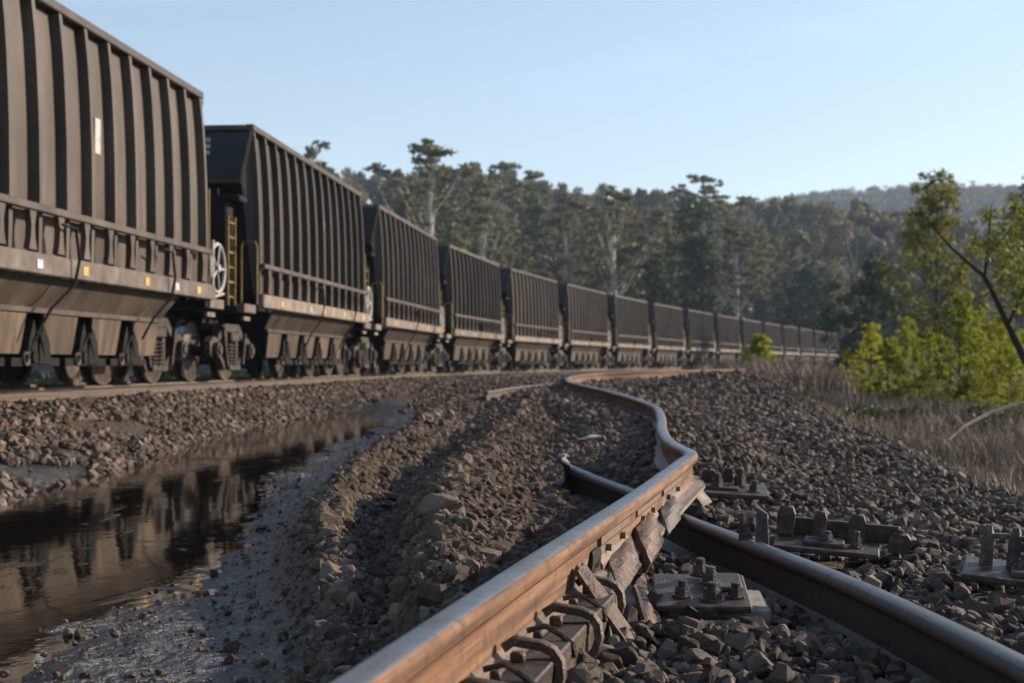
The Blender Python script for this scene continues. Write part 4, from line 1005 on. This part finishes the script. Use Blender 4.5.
far_tree(508, 166, 230, UMB, 'flat-topped gum on the skyline right of the tallest tree', sx=1.2)
far_tree(700, 180, 245, UMB, 'umbrella-shaped gum standing up on the skyline above the dark round trees', sx=1.35)
far_tree(617, 186, 160, HERO, 'rounded open gum on the skyline above the seventh wagon', sx=1.6)
far_tree(570, 194, 150, HERO, 'gum with a bare pale trunk above the sixth wagon', sx=1.5)
far_tree(478, 178, 170, HERO, 'open crowned gum right of the tallest tree, above the fourth wagon', sx=1.6)
far_tree(735, 222, 150, HERO, 'open gum with pale limbs above the tenth wagon', sx=1.7)
far_tree(692, 206, 150, GUMD[0], 'tall dark bushy tree behind the ninth wagon', sx=.75)
far_tree(660, 262, 128, GUMD[1], 'small dark tree just above the eighth wagon', sx=1.0)
far_tree(600, 296, 140, GUMD[1], 'low dark tree behind the seventh wagon roof', sx=1.0)
far_tree(808, 268, 190, ROUND, 'broad round dark green tree above the far wagons', sx=1.0)
far_tree(872, 262, 105, ROUND, 'rounded olive tree with a dark top behind the yellow green saplings', sx=1.0)
far_tree(842, 300, 186, GUMM[1], 'low brownish tree between the two rounded trees', sx=1.0)
far_tree(760, 228, 190, GUM[4], 'slender grey green gum left of the broad round dark tree')
far_tree(795, 232, 215, GUM[3], 'tall pale gum directly behind the broad round dark tree', sx=1.1)
rd = random.Random(5)
for i in range(74):
    px = rd.uniform(325, 850); d = rd.uniform(165, 232) if px < 765 else rd.uniform(202, 235); base = np.interp(px, [325, 430, 520, 620, 700, 780, 850], [214, 205, 212, 226, 228, 240, 275])
    pr = rd.choice(GUM + GUM + GUMM + [GUMD[0]])
    far_tree(px, base + rd.choice((-20, -14, 0, 0, 10, 10)) + rd.uniform(-6, 34), d, pr, 'grey green gum tree in the crowded forest edge behind the coal wagons', group='forest edge trees behind the coal wagons', sx=rd.uniform(.8, 1.15))
# forest on the hills: one mass each
def crown_tpls(n, faces, seed, flat=.55, lsz=.17):
    r = np.random.default_rng(seed); out = []
    for _ in range(n):
        k = r.integers(4, 8); C = np.stack([r.normal(0, .28, k), r.normal(0, .28, k), r.uniform(-.15, .85, k)], 1); Rd = r.uniform(.22, .42, k)
        V, Fq = leaf_cloud(C, Rd, faces, lsz, r, flat, 1.3)
        out.append((V, Fq))
    return out
r = np.random.default_rng(77)
T1 = crown_tpls(10, 620, 5, .55, .10); n = 2500
x = r.uniform(-140, 235, n); y = r.uniform(200, 440, n); H_ = r.uniform(6, 10, n) ** 1.0; z = hill1_z(x, y)
z = z + H_ * .75
k = (np.abs(x) < .45 * y)
tag(scatter_mesh('hillside_forest', T1, np.stack([x, y, z], 1)[k], np.stack([H_ * .55, H_ * .55, H_ * .85], 1)[k], .08, M['forest'], r, r.uniform(0, 1, n)[k]), 'dense grey green gum forest covering the near hill', 'forest', None, 'stuff')
# pale trunks showing in that forest
m = MB(); rd = random.Random(9)
for i in range(420):
    xx = rd.uniform(-120, 200); yy = rd.uniform(200, 360); zz_ = float(hill1_z(np.array(xx), np.array(yy))); hh_ = rd.uniform(7, 12)
    m.tube([(xx, yy, zz_), (xx + rd.uniform(-.8, .8), yy, zz_ + hh_ * .5), (xx + rd.uniform(-1.8, 1.8), yy, zz_ + hh_)], [.26, .2, .1], 5, caps=False)
tag(m.build('forest_trunks', M['bark']), 'pale bare trunks standing in the mass of the near hillside forest', 'forest', None, 'stuff')
T2 = crown_tpls(8, 130, 6, .55, .13); n = 9000
T2 = [(v, f) for v, f in T2]
y = r.uniform(520, 1260, n); x = y * r.uniform(-.05, .42, n) ; H_ = r.uniform(9, 15, n); z = hill2_z(x, y) + H_ * .6
tag(scatter_mesh('distant_forest', T2, np.stack([x, y, z], 1), np.stack([H_ * .75, H_ * .75, H_ * .8], 1), .08, M['forest'], r, r.uniform(0, .8, n)), 'blue hazed forest covering the far hill at the right', 'forest', None, 'stuff')

# young yellow green trees at the right
def sapling_proto(seed, H, n, size, mat, spread=.28, lo=.12, clumps=30, crad=.09, bark='darkbark', tr=.010):
    return gum_proto(seed, H, n, size, spread, lo, clumps, .06, .9, mat, bark, tr, crad, 1.9)
SAP = [sapling_proto(51, 2.2, 7500, .034, 'lime', .40, .14, 60, .042), sapling_proto(52, 2.2, 3600, .036, 'lime', .36, .16, 55, .045), sapling_proto(53, 2.4, 5200, .036, 'lime', .38, .14, 62, .05)]
def near_tree(px, topy, d, pr, label, sx=1.0, name='sapling', cat='sapling'):
    x = (px - 512) * d / F; zb = float(gz(x, d)) - .03; ztop = CZ + (HOR - topy) * d / F
    return plant(name, pr, x, d, zb, ztop - zb, random.uniform(0, 6.28), label, cat, None, sx)
near_tree(868, 322, 27, SAP[1], 'leftmost yellow green sapling, sparse and low, at the end of the dry grass', 1.05)
near_tree(905, 316, 29, SAP[1], 'thin olive sapling second from the left of the yellow green row', .8)
near_tree(960, 288, 24, SAP[0], 'brightest and bushiest yellow green sapling', .95)
near_tree(930, 330, 26, SAP[2], 'short sapling tucked left of the brightest yellow green one', .8)
near_tree(1000, 312, 23, SAP[2], 'yellow green sapling right of the brightest one, below the bare branch', .9)
near_tree(888, 338, 24, SAP[0], 'low spreading sapling between the leftmost one and the thin olive one', 1.3)
near_tree(980, 330, 26, SAP[2], 'dim sapling filling the gap behind the brightest one', 1.2)
near_tree(1014, 345, 19, SAP[1], 'small sapling in the dry grass in front of the bare branch trunk', 1.2)
near_tree(1032, 318, 21, SAP[0], 'yellow green sapling cut by the right edge of the picture', .9)
TALL = gum_proto(61, 8, 12000, .075, .27, .16, 80, .04, .9, 'olive', 'darkbark', .009, .036, 1.8, 1.0)
near_tree(938, 166, 46, TALL, 'tall feathery tree with sunlit yellowing leaves right of centre of the distant hill', 1.0, 'slender_tree', 'tree')
near_tree(757, 336, 52, sapling_proto(54, 1.6, 3200, .075, 'lime', .36, .0, 30, .11), 'rounded bright green bush in front of the far wagons', 1.15, 'bush', 'bush')
near_tree(1040, 168, 60, TALL, 'dark leafy tree at the right edge behind the bare branch', 1.2, 'slender_tree', 'tree')
# leaning tree at the right edge with its dark branch reaching left
def bp(px, py, d): return Vector(((px - 512) * d / F, d, CZ + (HOR - py) * d / F))
root = empty('leaning_tree', (0, 0, 0)); D = 15.0; b0 = bp(1062, 412, D); b0.z = float(gz(b0.x, D)) - .05; root.location = b0
m = MB(); P = lambda a, b, dd=0: bp(a, b, D + dd) - b0
m.tube([(0, 0, 0), P(1045, 385), P(1025, 360), P(1008, 325, .1), P(993, 292, .1), P(985, 277, .1)], [.055, .05, .042, .034, .028, .024], 8)
m.tube([P(985, 277, .1), P(968, 262, .15), P(950, 246, .2), P(936, 230, .3), P(925, 214, .3)], [.022, .019, .014, .009, .004], 6)
m.tube([P(985, 277, .1), P(988, 255, 0), P(990, 232, 0), P(992, 205, -.1)], [.02, .016, .011, .004], 6)
m.tube([P(1008, 325, .1), P(1020, 300, 0), P(1032, 270, 0), P(1045, 240, -.1)], [.022, .018, .012, .005], 6)
m.tube([P(988, 255), P(1002, 240), P(1016, 222)], [.009, .006, .003], 5); m.tube([P(968, 262, .15), P(955, 264, .15), P(940, 270, .2)], [.007, .005, .003], 5)
m.tube([P(950, 246, .2), P(952, 232, .2), P(948, 218, .2)], [.006, .004, .002], 5); m.tube([P(993, 292, .1), P(975, 300, 0), P(962, 312, -.1)], [.008, .005, .003], 5)
m.build('trunk', M['darkbark'], root, smooth=True)
r = np.random.default_rng(5); cs, rs_ = [], []
for (a, b, rr_) in ((992, 215, .16), (1003, 235, .18), (1012, 255, .2), (1020, 228, .16), (990, 245, .12), (1010, 280, .2), (1024, 300, .2), (962, 300, .12), (1002, 262, .16), (1030, 265, .2), (948, 222, .08), (1016, 210, .12), (976, 240, .08)):
    cs.append(tuple(P(a, b, r.uniform(-.4, .4)))); rs_.append(rr_)
V, Fq = leaf_cloud(cs, rs_, 900, .038, r, .9, 1.9); link_mesh('crown', np_mesh('crown', V, Fq, M['olive']), root)
tag(root, 'leaning dark-limbed tree at the right edge, its bare branch reaching up to the left', 'tree')
# dark scrub at the feet of the saplings, and behind the train
r = np.random.default_rng(61)
def scrub(name, x, y, rad, n, size, mat, label):
    V, Fq = leaf_cloud(np.stack([x, y, gz(x, y) + rad * .3], 1), rad, n, size, r, .6, 1.8)
    tag(link_mesh(name, np_mesh(name, V, Fq, M[mat])), label, 'undergrowth', None, 'stuff')
y = r.uniform(17, 32, 34); x = y * r.uniform(.235, .37, 34); scrub('undergrowth', x, y, r.uniform(.15, .34, 34), 9000, .045, 'dark', 'dark low undergrowth in the dry grass below the yellow green saplings')
sv_ = r.uniform(-14, 130, 260); tp = np.array([track_pt(a, -4.2 - r.uniform(0, 2.5)) for a in sv_])
scrub('trackside_scrub', tp[:, 0], tp[:, 1], r.uniform(.5, 1.1, 260), 26000, .16, 'mid', 'low green scrub glimpsed under the wagons on the far side of the train')
# fallen pale branch
m = MB(); m.tube([bp(948, 440, 13), bp(965, 425, 13.2), bp(990, 413, 13.4), bp(1012, 406, 13.5), bp(1040, 400, 13.6)], [.008, .016, .022, .024, .026], 7)
tag(m.build('fallen_branch', M['timber'], smooth=True), 'pale dead branch propped in the dry grass at the right edge', 'branch')

# dry grass
def blades(name, x, y, hgt, wid, lean, mat, label, cat, seed=0, zoff=-.02):
    r = np.random.default_rng(seed); n = len(x); z = gz(x, y) + zoff
    a = r.uniform(0, 2 * np.pi, n); dx, dy = np.cos(a), np.sin(a); la = r.uniform(0, 2 * np.pi, n); L = lean * hgt * r.uniform(.1, 1, n)
    P0 = np.stack([x, y, z], 1); w = np.stack([dx * wid, dy * wid, 0 * x], 1)
    mid = P0 + np.stack([np.cos(la) * L * .35, np.sin(la) * L * .35, hgt * .6], 1); top = P0 + np.stack([np.cos(la) * L, np.sin(la) * L, hgt], 1)
    V = np.stack([P0 - w, P0 + w, mid + w * .7, mid - w * .7, top + w * .15, top - w * .15], 1).reshape(-1, 3)
    b = (np.arange(n) * 6)[:, None]; Fq = np.concatenate([b + np.array([[0, 1, 2, 3]]), b + np.array([[3, 2, 4, 5]])])
    o = link_mesh(name, np_mesh(name, V, Fq, M[mat])); tag(o, label, cat, None, 'stuff'); return o
r = np.random.default_rng(21)
u = r.uniform(size=90000); y = 6.5 * (60 / 6.5) ** u; x = 2.60 + .12 * (y - 8).clip(0, 40) + np.abs(r.normal(0, .6, len(y))) + r.uniform(0, 1, len(y)) ** 1.2 * (.40 * y - 1.5).clip(0, 20)
clump = fbm(x * .9, y * .7, 3, 91) + .08
edge = ss(0, .9, x - 2.9 - .12 * (y - 8).clip(0, 40))
k = (clump + edge * .12 > r.uniform(-.05, .35, len(x))) & in_view(x, y, 1.5); x, y = x[k], y[k]; h_ = .88 * (.10 + .42 * (fbm(x * .8, y * .6, 3, 17) + .5).clip(0, 1)) * r.uniform(.5, 1.25, len(x)) * (.5 + .5 * ss(0, 1.2, x - 2.95 - .12 * (y - 8).clip(0, 40)))
blades('dry_grass', x, y, h_, .0032 + .00018 * y, .75, 'straw', 'tall dry brown grass along the right edge of the ballast', 'grass', 3)
u = r.uniform(size=26000); y = 26 + 34 * u; x = (r.uniform(690, 860, len(y)) - 512) * y / F; k = x > gb(y) + .1; x, y = x[k], y[k]
blades('dry_grass', x, y, r.uniform(.25, .75, len(x)), .012, .5, 'straw', 'pale mauve brown dry grass between the far wagons and the ballast', 'grass', 4)
y = r.uniform(8, 26, 3500); x = gb(y) + .1 + r.exponential(.3, 3500)
blades('green_tufts', x, y, r.uniform(.04, .13, 3500), .005, .9, 'green_grass', 'low green tufts at the edge of the ballast', 'grass', 6)

# ------------------------------------------------------------------ haze
t = NT('haze_air'); t.t.nodes.remove(t.b); pv = t.n('VolumePrincipled'); pv.inputs['Density'].default_value = .00030; pv.inputs['Color'].default_value = (.62, .78, 1, 1); pv.inputs['Anisotropy'].default_value = .0
t.l(pv.outputs[0], t.out.inputs['Volume'])
m = MB(); m.box((200, 850, 150), (3000, 2000, 350)); hz = m.build('haze', t.m); tag(hz, 'thin blue haze over the valley', 'haze', None, 'stuff')
